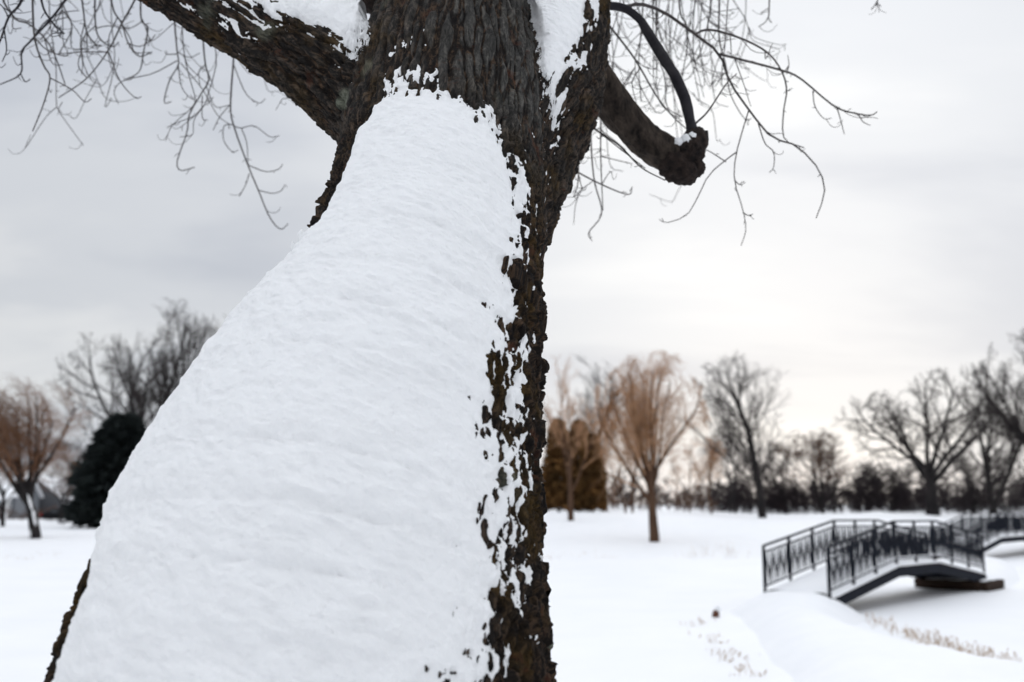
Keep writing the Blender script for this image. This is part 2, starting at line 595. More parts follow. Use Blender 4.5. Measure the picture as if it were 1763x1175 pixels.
TRUNK = br([(540, 1175, 1.93, .459), (574, 1000, 2.02, .430), (613, 850, 2.12, .399), (661, 700, 2.24, .358), (713, 550, 2.39, .306),
            (738, 420, 2.56, .283), (754, 310, 2.72, .274), (764, 210, 2.86, .266), (771, 110, 3.00, .247), (777, 0, 3.16, .225),
            (783, -130, 3.36, .210), (788, -300, 3.64, .195)])
b0 = TRUNK[0]
TRUNK = np.vstack([[b0[0] - .13, b0[1] - .50, .15, .66], [b0[0] - .11, b0[1] - .40, .55, .60], [b0[0] - .07, b0[1] - .25, 1.1, .50], [b0[0] - .03, b0[1] - .10, 1.55, .47], TRUNK])
LIMB_L = br([(720, 215, 2.90, .18), (640, 168, 2.95, .162), (560, 113, 3.00, .143), (470, 58, 3.07, .130), (350, -8, 3.13, .120), (200, -90, 3.23, .112), (20, -190, 3.36, .105)])
LIMB_R = br([(838, 430, 2.68, .15), (862, 330, 2.86, .175), (905, 235, 3.00, .175), (945, 150, 3.16, .168), (967, 75, 3.26, .150), (978, 0, 3.38, .140), (990, -110, 3.60, .132), (1010, -240, 3.86, .124)])
BR = [resample(TRUNK, 31), resample(LIMB_L, 13), resample(LIMB_R, 13)]
KS = 0.030


def frames(B):
    P = B[:, :3]
    T = np.gradient(P, axis=0)
    T /= np.linalg.norm(T, axis=1, keepdims=True)
    U = np.zeros_like(T)
    u = np.cross(T[0], (0.0, 1.0, 0.2))
    for i in range(len(T)):
        u = u - T[i] * np.dot(u, T[i])
        u = u / np.linalg.norm(u)
        U[i] = u
    W = np.cross(T, U)
    S = np.concatenate([[0], np.cumsum(np.linalg.norm(np.diff(P, axis=0), axis=1))])
    return T, U, W, S


FR = [frames(B) for B in BR]


def branch_d(P, B, full=False):
    """distance to a branch: the nearest axis point decides, so that a quick taper does not bulge"""
    best = np.full(len(P), 1e9, P.dtype)
    rad = np.zeros(len(P), P.dtype)
    if full:
        bi = np.zeros(len(P), int)
        bt = np.zeros(len(P))
    for i in range(len(B) - 1):
        a = B[i, :3].astype(P.dtype)
        ab = (B[i + 1, :3] - B[i, :3]).astype(P.dtype)
        q = P - a
        t = np.clip(q @ ab / np.dot(ab, ab), 0, 1)
        q -= t[:, None] * ab
        d = np.einsum('ij,ij->i', q, q)
        m = d < best
        best[m] = d[m]
        rad[m] = (B[i, 3] + t * (B[i + 1, 3] - B[i, 3]))[m]
        if full:
            bi[m] = i
            bt[m] = t[m]
    d = np.sqrt(best) - rad
    return (d, bi, bt) if full else d


def sdf(P):
    P = P.astype(np.float32)
    ds = np.stack([branch_d(P, B) for B in BR])
    m = ds.min(0)
    return m - KS * np.log(np.exp(-(ds - m) / KS).sum(0))


def surface_nets(lo, hi, h, nb=8):
    H = h * nb
    dims = np.ceil((hi - lo) / H).astype(int)
    ii = np.stack(np.meshgrid(*[np.arange(d) for d in dims], indexing='ij'), -1).reshape(-1, 3)
    cen = lo + (ii + 0.5) * H
    fc = np.concatenate([sdf(c) for c in np.array_split(cen, max(1, len(cen) // 100000))])
    ii = ii[np.abs(fc) < H * 0.9]
    loc = np.stack(np.meshgrid(*[np.arange(nb + 1)] * 3, indexing='ij'), -1).reshape(-1, 3)
    cells, vals = [], []
    for blk in np.array_split(ii, max(1, len(ii) // 250)):
        G = blk[:, None] * nb + loc[None]
        v = sdf((lo + G.reshape(-1, 3) * h)).reshape(len(blk), nb + 1, nb + 1, nb + 1)
        c = np.stack([v[:, a:a + nb, b:b + nb, cc:cc + nb] for a in (0, 1) for b in (0, 1) for cc in (0, 1)], -1)
        act = (c.min(-1) < 0) & (c.max(-1) >= 0)
        w = np.argwhere(act)
        cells.append(blk[w[:, 0]] * nb + w[:, 1:])
        vals.append(c[act])
    cells = np.concatenate(cells)
    vals = np.concatenate(vals)
    NB = (dims * nb + 2).astype(np.int64)
    key = (cells[:, 0].astype(np.int64) * NB[1] + cells[:, 1]) * NB[2] + cells[:, 2]
    o = np.argsort(key)
    key, cells, vals = key[o], cells[o], vals[o]
    corner = np.array([(a, b, c) for a in (0, 1) for b in (0, 1) for c in (0, 1)], float)
    acc = np.zeros((len(cells), 3))
    cnt = np.zeros(len(cells))
    for e0 in range(8):
        for bit in (4, 2, 1):
            if e0 & bit:
                continue
            e1 = e0 | bit
            a, b = vals[:, e0], vals[:, e1]
            m = (a < 0) != (b < 0)
            t = np.where(m, a / np.where(m, a - b, 1), 0)
            acc += np.where(m[:, None], corner[e0] + t[:, None] * (corner[e1] - corner[e0]), 0)
            cnt += m
    V = lo + (cells + acc / cnt[:, None]) * h
    quads = []
    strides = (NB[1] * NB[2], NB[2], 1)
    for ax, e1 in ((0, 4), (1, 2), (2, 1)):
        m = (vals[:, 0] < 0) != (vals[:, e1] < 0)
        k = key[m]
        s1, s2 = strides[(ax + 1) % 3], strides[(ax + 2) % 3]
        q = []
        ok = np.ones(len(k), bool)
        for dk in (0, s1, s1 + s2, s2):
            p = np.searchsorted(key, k - dk)
            p = np.minimum(p, len(key) - 1)
            ok &= key[p] == k - dk
            q.append(p)
        q = np.stack(q, -1)
        flip = vals[m, 0] >= 0
        q[flip] = q[flip][:, ::-1]
        quads.append(q[ok])
    return V, np.concatenate(quads)


HV = 0.017
SUBDIV = 5                                   # the side turned to the camera gets SUBDIV x SUBDIV finer quads
allp = np.vstack(BR)
lo = (allp[:, :3] - allp[:, 3:4]).min(0) - 0.06
hi = (allp[:, :3] + allp[:, 3:4]).max(0) + 0.06
lo[2] = 0.25
V, Q = surface_nets(lo, hi, HV)


def grad(P, e=0.004):
    G = np.stack([sdf(P + np.eye(3)[i] * e) - sdf(P - np.eye(3)[i] * e) for i in range(3)], -1)
    return G / (np.linalg.norm(G, axis=1, keepdims=True) + 1e-9)


for _ in range(2):
    N = grad(V)
    V = V - N * sdf(V)[:, None]
N = grad(V)


def local_coords(V, bi):
    B = BR[bi]
    T, U, W, S = FR[bi]
    d, i, t = branch_d(V, B, True)
    t = t[:, None]
    c = B[i, :3] * (1 - t) + B[i + 1, :3] * t
    q = V - c
    u = U[i] * (1 - t) + U[i + 1] * t
    w = W[i] * (1 - t) + W[i + 1] * t
    s = S[i] * (1 - t[:, 0]) + S[i + 1] * t[:, 0]
    x, y = (q * u).sum(1), (q * w).sum(1)
    return np.column_stack([d, x, y, s])


def refine(data, Q, fine, k):
    """split the quads marked fine into k x k; data is an (n, m) array interpolated linearly"""
    F_ = Q[fine]
    coarse = Q[~fine]
    a, b, c, d = F_.T
    n = len(data)
    # unique edges
    E = np.concatenate([np.stack([a, b], -1), np.stack([b, c], -1), np.stack([d, c], -1), np.stack([a, d], -1)])
    rev = E[:, 0] > E[:, 1]
    Es = np.sort(E, 1)
    ek, inv = np.unique(Es[:, 0].astype(np.int64) * n + Es[:, 1], return_inverse=True)
    e0, e1 = ek // n, ek % n
    t = (np.arange(1, k) / k)[None, :, None]
    ed = data[e0][:, None] * (1 - t) + data[e1][:, None] * t
    m = len(F_)
    edge_id = n + inv[:, None] * (k - 1) + np.where(rev[:, None], np.arange(k - 2, -1, -1)[None], np.arange(k - 1)[None])
    eb, er, et, el = edge_id[:m], edge_id[m:2 * m], edge_id[2 * m:3 * m], edge_id[3 * m:]
    uu, vv = np.meshgrid(np.arange(1, k) / k, np.arange(1, k) / k)
    uu, vv = uu.ravel()[None, :, None], vv.ravel()[None, :, None]
    inn = data[a][:, None] * (1 - uu) * (1 - vv) + data[b][:, None] * uu * (1 - vv) + data[c][:, None] * uu * vv + data[d][:, None] * (1 - uu) * vv
    base = n + len(ek) * (k - 1)
    G = np.zeros((m, k + 1, k + 1), np.int64)
    G[:, 0, 0], G[:, 0, k], G[:, k, k], G[:, k, 0] = a, b, c, d
    G[:, 0, 1:k], G[:, k, 1:k] = eb, et
    G[:, 1:k, k], G[:, 1:k, 0] = er, el
    G[:, 1:k, 1:k] = (base + np.arange(m * (k - 1) ** 2)).reshape(m, k - 1, k - 1)
    q = np.stack([G[:, :-1, :-1], G[:, :-1, 1:], G[:, 1:, 1:], G[:, 1:, :-1]], -1).reshape(-1, 4)
    return np.concatenate([data, ed.reshape(-1, data.shape[1]), inn.reshape(-1, data.shape[1])]), np.concatenate([q, coarse])


data = np.column_stack([V, N] + [local_coords(V, i) for i in range(3)])
cen = V[Q].mean(1)
view = cen - np.array((0, 0, CAM_Z))
view /= np.linalg.norm(view, axis=1, keepdims=True)
facing = -(view * N[Q].mean(1)).sum(1)
dep = cen[:, 1] * CP + (cen[:, 2] - CAM_Z) * SP
vpx = ((cen[:, 2] - CAM_Z) * CP - cen[:, 1] * SP) / np.maximum(dep, .1) * F
upx = cen[:, 0] / np.maximum(dep, .1) * F
fine = (facing > -0.10) & (np.abs(vpx) < 587 * 1.12) & (np.abs(upx) < 881 * 1.1)
data, Q = refine(data, Q, fine, SUBDIV)
V, N = data[:, :3], data[:, 3:6]
N = N / np.linalg.norm(N, axis=1, keepdims=True)
ds = np.stack([data[:, 6 + 4 * i] for i in range(3)])
qs = [data[:, 7 + 4 * i:10 + 4 * i] for i in range(3)]


def bark_height(q, seed, plate):
    """furrowed bark: long ridges on the stem; plate -> short ragged flakes"""
    warp = np.stack([fbm(q * (10, 10, 5), 3, seed + 40), fbm(q * (10, 10, 5), 3, seed + 50), fbm(q * (14, 14, 9), 3, seed + 60)], -1)
    qa = q * np.array((36, 36, 2.0)) + warp * np.array((0.85, 0.85, 0.4))
    f1, f2, cid = worley(qa, seed)
    ridge = sstep(0.0, 0.42, f2 - f1)
    qb = q * np.array((44, 44, 23)) + warp * 1.6
    c1, c2, kid = worley(q * np.array((85, 85, 48)) + warp * 2.0, seed + 13)
    chip = sstep(0.0, 0.2, c2 - c1) * kid
    g1, g2, gid = worley(qb, seed + 7)
    flake = sstep(0.0, 0.16, g2 - g1)
    fine = fbm(q * (75, 75, 40), 3, seed + 20)
    med = fbm(q * (30, 30, 12), 3, seed + 25)
    low = fbm(q * (7, 7, 3), 2, seed + 30)
    ha = 0.012 * ridge * (0.6 + 0.6 * cid) + 0.0012 * flake + 0.0030 * fine + 0.0035 * med + 0.006 * low
    hb = 0.009 * ridge * (0.5 + 0.6 * cid) + 0.016 * flake * (0.05 + 1.0 * gid ** 1.6) + 0.006 * chip + 0.004 * fine + 0.010 * med + 0.012 * low
    rg_ = ridge * (0.45 + 0.8 * cid)
    return ha * (1 - plate) + hb * plate - np.where(plate > .5, 0.010, 0.007), rg_ * (1 - plate) + plate * flake * gid


Wt = np.exp(-(ds - ds.min(0)) / 0.02)
Wt /= Wt.sum(0)
dom = ds.argmin(0)
sT = qs[0][:, 2]
S0 = FR[0][3]
s_of_v = lambda k: S0[int(round((k + 4) / (len(TRUNK) - 1) * (len(BR[0]) - 1)))]   # arc length at the k-th visible trunk point
S_FORK, S_TOP = s_of_v(4.9), s_of_v(6.9)
stem = sstep(S_FORK, S_TOP, sT)             # 0 on the leaning trunk, 1 on the upright stem
plate = np.where(dom == 0, 1 - stem, 0.55)
hk = np.zeros(len(V))
rid = np.zeros(len(V))
for i in range(3):
    m = Wt[i] > 0.01
    h_, r_ = bark_height(qs[i][m], 100 * i, plate[m])
    hk[m] += Wt[i][m] * h_
    rid[m] += Wt[i][m] * r_

# where the bark is brown and mossy: the flank of the trunk, the crotches and the limbs; the upright stem is grey
nz = fbm(V * 2.2, 3, 77)
brown = np.clip(np.where(dom == 0, 1 - stem * (0.95 - 0.6 * sstep(0.05, -0.16, V[:, 0] - np.interp(V[:, 2], BR[0][:, 2], BR[0][:, 0]))), 0.8) + 0.35 * nz, 0, 1)
lich = sstep(0.62, 0.72, worley(V * 5.5, 300)[2]) * sstep(0.28, 0.12, worley(V * 5.5 + 0.12 * np.stack([nz, -nz, nz], -1), 300)[0]) * 0.55
for u, v, D, rr in ((915, 1140, 1.95, .055), (850, 1105, 1.82, .035), (545, 95, 2.93, .05), (380, 20, 3.05, .06), (590, 168, 2.78, .03)):
    lich = np.maximum(lich, sstep(rr * 1.3, rr * 0.5, np.linalg.norm(V - at(u, v, D), axis=1) + 0.02 * fbm(V * 30, 2, 8)))
Vb = V + N * hk[:, None]

# ---- snow: how thick it lies on each spot of the bark
n1 = fbm(V * 3.5, 3, 401)
n2 = fbm(V * 11, 3, 402)
n4 = fbm(V * 42, 3, 404)
wT, wL, wR = np.array((-0.35, -0.22, 1.0)), np.array((-0.05, -0.02, 1.0)), np.array((-0.55, -0.42, 0.80))
vv_ = np.interp(sT, [s_of_v(k) for k in range(12)], [1175, 1000, 850, 700, 550, 420, 310, 210, 110, 0, -130, -300])   # photo row of each trunk section
flank = sstep(0.64, 0.90, -N[:, 0])
cT = N @ wT - 0.10 - 0.95 * stem - 1.35 * sstep(0.48, 0.80, -N[:, 0]) * sstep(700, 470, vv_) - 0.95 * flank * sstep(960, 1130, vv_)
cL = N @ wL - 0.46
cR = N @ wR - 0.29
cov = Wt[0] * cT + Wt[1] * cL + Wt[2] * cR
qd = qs[0] * Wt[0][:, None] + qs[1] * Wt[1][:, None] + qs[2] * Wt[2][:, None]
n3 = fbm(qd * (22, 22, 10), 3, 403)
n5 = fbm(qd * (58, 58, 27), 3, 405)
edge = np.where(cov < 0, sstep(0.85, 0.1, -cov), sstep(0.24, 0.02, cov))
cov0 = cov
cov = cov + 0.04 * n1 + 0.03 * n2 + edge * (0.20 * n3 + np.where(cov < 0, 0.38, 0.27) * n5)
thick = -0.012 + 0.019 * sstep(-0.38, 0.16, cov) + 0.012 * sstep(0.06, 0.42, cov) + 0.020 * sstep(0.22, 0.75, cov)
streak = fbm((V + 0.05 * np.stack([n2, n2, n1], -1)) @ np.array([[26, 0, 0], [0, 26, 0], [30, 10, 70.0]]).T, 3, 406)
lump = fbm(V * 20, 3, 407)
thick = thick + (0.0065 * n2 + 0.0055 * streak + 0.0062 * lump) * sstep(0.0, 0.02, thick) + 0.0030 * n4 + 0.0042 * edge * fbm(V * 95, 2, 409)
hk = np.where(cov0 > 0.16, np.minimum(hk, thick - 0.006 * sstep(0.16, 0.30, cov0)), hk)     # deep snow buries every flake
Vb = V + N * hk[:, None]
# snow heaped where the left limb leaves the stem
for u, v, D, rr, hh in ((625, 60, 3.05, .14, .05), (560, 20, 3.06, .14, .03), (925, 60, 3.1, .12, .03)):
    thick = thick + hh * np.exp(-np.sum((V - at(u, v, D)) ** 2, 1) / rr ** 2) * sstep(0.0, 0.3, cov)
Vs = V + N * thick[:, None]


def vnormals(V, Q):
    a = V[Q[:, 2]] - V[Q[:, 0]]
    b = V[Q[:, 3]] - V[Q[:, 1]]
    n = np.cross(a, b)
    o = np.stack([np.bincount(Q.ravel(), np.repeat(n[:, i], 4), len(V)) for i in range(3)], -1)
    return o / (np.linalg.norm(o, axis=1, keepdims=True) + 1e-12)


Nb, Ns = vnormals(Vb, Q), vnormals(Vs, Q)
base_z = gz(b0[0], b0[1] - .45)
tree = empty('leaning_tree', (b0[0] - .1, b0[1] - .45, base_z), 'huge leaning tree with snow plastered down its trunk, close to the camera', 'tree')
bco = np.zeros_like(V)
for i in range(3):
    m = dom == i
    bco[m] = qs[i][m] + np.array((0, 0, 5.0 * i))
fd = dom[Q].min(1)
snow_here = (thick - hk) > -0.004
buried = (cov0 > 0.40) & (thick - hk > 0.006)    # bark nobody can see under deep snow is not meshed
PARTS = {}
for i, nm in enumerate(('trunk', 'limb', 'limb')):
    f = Q[(fd == i) & ~buried[Q].all(1)]
    ids = np.unique(f)
    re = np.full(len(V), -1)
    re[ids] = np.arange(len(ids))
    p = mesh_np(nm, Vb[ids], re[f], M['bark'], tree, normals=Nb[ids],
                attrs={'bark_co': bco[ids], 'ridge': rid[ids], 'brownness': brown[ids], 'lichen': lich[ids]})
    PARTS[i] = p
    p['label'] = ('furrowed dark trunk with flaking brown bark on its flank', 'thick limb reaching out to the left under snow', 'dark limb rising to the right with snow on its near side')[i]
    f = Q[(fd == i) & snow_here[Q].any(1)]
    if len(f):
        ids = np.unique(f)
        re[:] = -1
        re[ids] = np.arange(len(ids))
        s = mesh_np('snow_cover', Vs[ids], re[f], M['trunk_snow'], p, normals=Ns[ids])
        s['label'] = ('smooth white snow plastered over the leaning trunk', 'snow lying along the top of the limb', 'snow clinging to the near side of the limb')[i]

# ---- the pruned branch with its burl, and the sprout that rises from it
rng = np.random.default_rng(4)


def rough_tube(name, pts, mat, parent, sides=28, n=60, amp=0.06, freq=14, seed=0):
    B = resample(pts, n)
    P = B[None, :, :3]
    v, q = tubes(P, np.ones((1, n)), sides)
    c = np.repeat(B[:, :3], sides, 0)
    d = v - c
    rr = np.repeat(B[:, 3], sides)
    v = c + d * (rr * (1 + amp * fbm(c * freq * 0.5 + d * rr[:, None] * freq * 3, 3, seed) + 0.5 * amp * vnoise(c * 4 + d * rr[:, None] * freq * 9, seed + 9)))[:, None]
    return mesh_np(name, v, q, mat, parent)


broken = rough_tube('broken_branch', br([(960, 40, 3.45, .070), (1012, 118, 3.50, .066), (1060, 185, 3.52, .062), (1105, 236, 3.54, .060), (1150, 268, 3.54, .062), (1172, 276, 3.54, .052), (1180, 279, 3.54, .02)]),
                    M['limb_bark'], tree, amp=0.20, freq=26, seed=30)
broken['label'] = 'short broken off branch with a knobbly burl at its end'


def burl(name, blobs, parent):
    """one lumpy knob: a sphere pushed out to the union of several blobs"""
    import bmesh
    bm = bmesh.new()
    bmesh.ops.create_icosphere(bm, subdivisions=5, radius=1.0)
    d = np.array([v.co[:] for v in bm.verts])
    fs = np.array([[v.index for v in f.verts] for f in bm.faces])
    bm.free()
    c0 = np.mean([b[:3] for b in blobs], 0)
    r = np.zeros(len(d))
    for b in blobs:
        oc = c0 - b[:3]
        bb = d @ oc
        disc = bb ** 2 - (oc @ oc - b[3] ** 2)
        r = np.maximum(r, np.where(disc > 0, -bb + np.sqrt(np.maximum(disc, 0)), 0))
    r = np.maximum(r, 0.02)
    r = r * (1 + 0.16 * fbm(d * 5, 3, 21) + 0.07 * fbm(d * 16, 2, 22))
    return mesh_np(name, c0 + d * r[:, None], fs, M['burl_bark'], parent)


burl('burl', [np.array((*at(1160, 282, 3.53), .060)), np.array((*at(1185, 262, 3.53), .058)), np.array((*at(1197, 243, 3.54), .048)), np.array((*at(1178, 296, 3.52), .050)), np.array((*at(1196, 288, 3.53), .036))], broken)
sn = burl('snow_cover', [np.array((*at(1168, 246, 3.50), .018)), np.array((*at(1182, 243, 3.50), .020)), np.array((*at(1192, 235, 3.50), .015))], broken)
sn.data.materials.clear()
sn.data.materials.append(M['trunk_snow'])
rough_tube('sprout', br([(1196, 240, 3.54, .030), (1189, 212, 3.54, .019), (1180, 172, 3.55, .021), (1160, 128, 3.56, .020), (1141, 98, 3.57, .021), (1118, 60, 3.60, .018), (1100, 32, 3.62, .016), (1072, 14, 3.62, .015), (1040, 12, 3.60, .014), (1005, 20, 3.55, .012)]),
           M['dark_twig'], broken, sides=12, n=40, amp=0.30, freq=24, seed=31)
rough_tube('stub', br([(700, -40, 3.75, .05), (665, 2, 3.75, .042), (640, 8, 3.74, .038), (618, 2, 3.74, .030), (606, -6, 3.74, .012)]), M['burl_bark'], tree, sides=16, n=24, amp=0.2, seed=32)

# ---- hanging twigs, traced from the photograph and given depth
def zpx(pts, ox, oy, s=2.671):
    return [(ox + x / s, oy + y / s) for x, y in pts]


def twig_path(px, D0, D1):
    k = np.linspace(0, 1, len(px))
    return np.array([at(u, v, D0 + (D1 - D0) * t) for (u, v), t in zip(px, k)])


def hooks(path, rng, n, L=(0.04, 0.16)):
    """short side shoots that droop and turn up at the tip"""
    out = []
    B = resample(path, 40)
    for _ in range(n):
        i = rng.integers(6, 39)
        p = B[i]
        a = rng.uniform(0, 2 * math.pi)
        side = np.array((math.cos(a), 0.7 * math.sin(a), 0))
        if rng.random() < .6:                # short straight spur with a swollen bud
            l = rng.uniform(.012, .045)
            d = side * rng.uniform(.5, 1) + np.array((0, 0, rng.uniform(-.9, .5)))
            out.append(np.array([p, p + d * l * .5 + (0, 0, .004), p + d * l * .8, p + d * l]))
        else:
            l = rng.uniform(*L) * rng.uniform(.5, 1.2)
            dn = rng.uniform(.1, .5)
            out.append(np.array([p, p + side * l * .3 + (0, 0, -dn * l), p + side * l * .7 + (0, 0, -dn * 1.05 * l), p + side * l * rng.uniform(.85, 1.1) + (0, 0, (rng.uniform(-.1, .35) - dn) * l)]))
    return out


def hanging(path, r0, r1, mat, parent, subs=(), nh=5, seed=0, name='hanging_branch', n=26):
    rg = np.random.default_rng(seed)
    o = tube_obj(name, [(path, r0, r1)], 6, mat, parent, n)
    for sp in subs:
        tw = tube_obj('twig', [(sp, r1 * 1.15, r1 * .75)] + [(h, r1 * .7, r1 * .45) for h in hooks(sp, rg, 2)], 5, mat, o, 12)
    hk_ = hooks(path, rg, nh)
    for h in hk_:
        tube_obj('twig', [(h, r1 * .8, r1 * .5)], 5, mat, o, 8)
    return o


# scaffold branches above the frame that the twigs hang from
SC_L = np.array([at(20, -190, 3.36), at(-60, -290, 3.9), at(-40, -330, 4.6), at(120, -300, 5.2), at(330, -240, 5.4), at(500, -200, 5.5)])
SC_L2 = np.array([at(20, -190, 3.36), at(-120, -250, 3.6), at(-330, -300, 4.2), at(-600, -420, 5.0)])
SC_R = np.array([at(1010, -240, 3.86), at(1090, -330, 4.2), at(1240, -330, 4.6), at(1420, -260, 5.0), at(1600, -240, 5.4)])
scaff = []
for pts, r0, r1 in ((SC_L, .075, .022), (SC_L2, .10, .03), (SC_R, .085, .025),
                    (np.array([at(1010, -240, 3.86), at(1015, -420, 4.2), at(1060, -700, 4.8), at(1090, -1100, 5.6)]), .11, .03),
                    (np.array([at(788, -300, 3.70), at(790, -560, 4.1), at(740, -900, 4.7), at(760, -1400, 5.6)]), .185, .05),
                    (np.array([at(785, -480, 3.95), at(900, -700, 4.2), at(1050, -900, 4.4)]), .09, .03),
                    (np.array([at(770, -620, 4.2), at(600, -800, 4.2), at(380, -900, 4.3)]), .09, .03)):
    scaff.append(tube_obj('limb', [(pts, r0, r1)], 12, M['limb_bark'], tree, 24))

LZ = lambda *p: zpx(p, 0, 0)
RZ = lambda *p: zpx(p, 980, 0)
left_twigs = [
    (LZ((1090, -420), (1085, 60), (1075, 260), (1060, 480), (1075, 580), (1140, 760), (1190, 880), (1240, 1000), (1290, 1055), (1325, 1030)), 5.3,
     [LZ((1060, 480), (1010, 540), (980, 600)), LZ((1140, 760), (1220, 790), (1280, 780), (1300, 755)), LZ((1185, 875), (1250, 890), (1290, 880), (1312, 850)),
      LZ((1145, 800), (1130, 850), (1100, 905)), LZ((1075, 580), (1110, 590), (1170, 580), (1240, 630), (1285, 625)),
      LZ((1075, 575), (1030, 580), (1030, 650), (1070, 700), (1095, 690)), LZ((1075, 300), (1130, 430), (1190, 475), (1220, 455)), LZ((1110, 590), (1135, 660), (1140, 760))]),
    (LZ((900, -500), (925, 0), (935, 200), (945, 300), (960, 370), (920, 440), (870, 530), (860, 610), (815, 740), (830, 785), (895, 770)), 5.2,
     [LZ((830, 290), (930, 410), (1000, 530), (1060, 575)), LZ((930, 440), (930, 540), (955, 555)), LZ((950, 400), (990, 490), (1055, 485)), LZ((945, 300), (915, 330), (920, 400))]),
    (LZ((780, -560), (800, 0), (805, 130), (815, 240), (820, 300), (780, 370), (755, 470), (788, 468)), 5.2,
     [LZ((815, 280), (700, 340), (570, 370), (525, 420), (545, 480)), LZ((820, 300), (835, 400), (880, 455), (905, 440)), LZ((815, 240), (870, 265), (920, 245)), LZ((810, 250), (765, 250), (760, 235))]),
    (LZ((760, -520), (690, -160), (620, 0), (560, 110), (500, 230), (400, 360), (270, 450)), 4.6,
     [LZ((500, 240), (550, 370), (620, 450), (650, 445)), LZ((490, 240), (380, 240), (260, 250)), LZ((560, 110), (600, 180), (620, 240), (690, 242)), LZ((400, 360), (360, 300), (380, 220))]),
    (LZ((180, -700), (150, -250), (150, 0), (160, 180), (200, 300), (230, 360), (200, 480), (150, 605)), 4.4,
     [LZ((230, 360), (290, 390), (340, 420), (390, 470), (420, 455)), LZ((165, 180), (215, 230), (300, 260), (310, 230)), LZ((155, 110), (100, 90), (30, 75))]),
    (LZ((420, -640), (380, -160), (280, 30), (150, 180), (100, 240), (95, 340), (0, 390)), 4.4, [LZ((95, 340), (115, 375), (135, 370)), LZ((150, 180), (210, 100), (290, 60), (360, 50))]),
    (LZ((150, -700), (130, -200), (100, 0), (40, 80), (0, 190), (-40, 260)), 3.9, [LZ((40, 80), (10, 30), (-20, 10)), LZ((20, 140), (30, 230), (10, 285))]),
    (LZ((200, -700), (180, -200), (190, 0), (230, 90), (295, 155)), 3.9, [LZ((295, 155), (270, 152), (240, 155))]),
    (LZ((380, -640), (370, -120), (385, 60), (400, 150), (440, 205), (465, 208)), 4.8, [LZ((390, 100), (370, 200), (380, 290), (375, 345)), LZ((400, 150), (405, 240), (450, 250))]),
    (LZ((520, -600), (510, -100), (520, 40), (560, 110), (590, 200), (640, 260), (700, 240)), 4.9, [LZ((540, 80), (500, 180), (505, 290), (545, 370)), LZ((590, 200), (640, 215), (690, 190), (715, 160))]),
    (LZ((470, -600), (440, -100), (440, 120), (470, 190), (520, 215), (545, 195)), 4.9, [LZ((440, 120), (380, 180), (380, 280), (420, 370), (465, 390)), LZ((445, 130), (500, 120), (560, 130))]),
    (LZ((680, -560), (650, -60), (650, 90), (680, 130), (660, 240), (640, 330), (570, 370)), 5.1, [LZ((655, 90), (690, 180), (710, 165)), LZ((655, 100), (600, 130), (560, 120))]),
    (LZ((40, -700), (0, -100), (60, 75), (130, 110), (200, 170), (250, 250), (300, 390)), 4.6, [LZ((60, 75), (60, 130), (100, 130)), LZ((205, 180), (240, 290), (290, 300))]),
    (LZ((300, -660), (300, -60), (290, 20), (330, 130), (270, 250)), 5.0, [LZ((310, 80), (240, 100), (200, 130)), LZ((330, 130), (330, 220), (390, 225))]),
]
for i, (p, D, subs) in enumerate(left_twigs):
    w = twig_path(p, D - .1, D + .15)
    dk = i in (5, 6, 7)
    hanging(w, .0075 if dk else .0055, .0026, M['dark_twig'] if dk else M['twig'], tree, [twig_path(s, D, D + .1) for s in subs], nh=8, seed=50 + i)
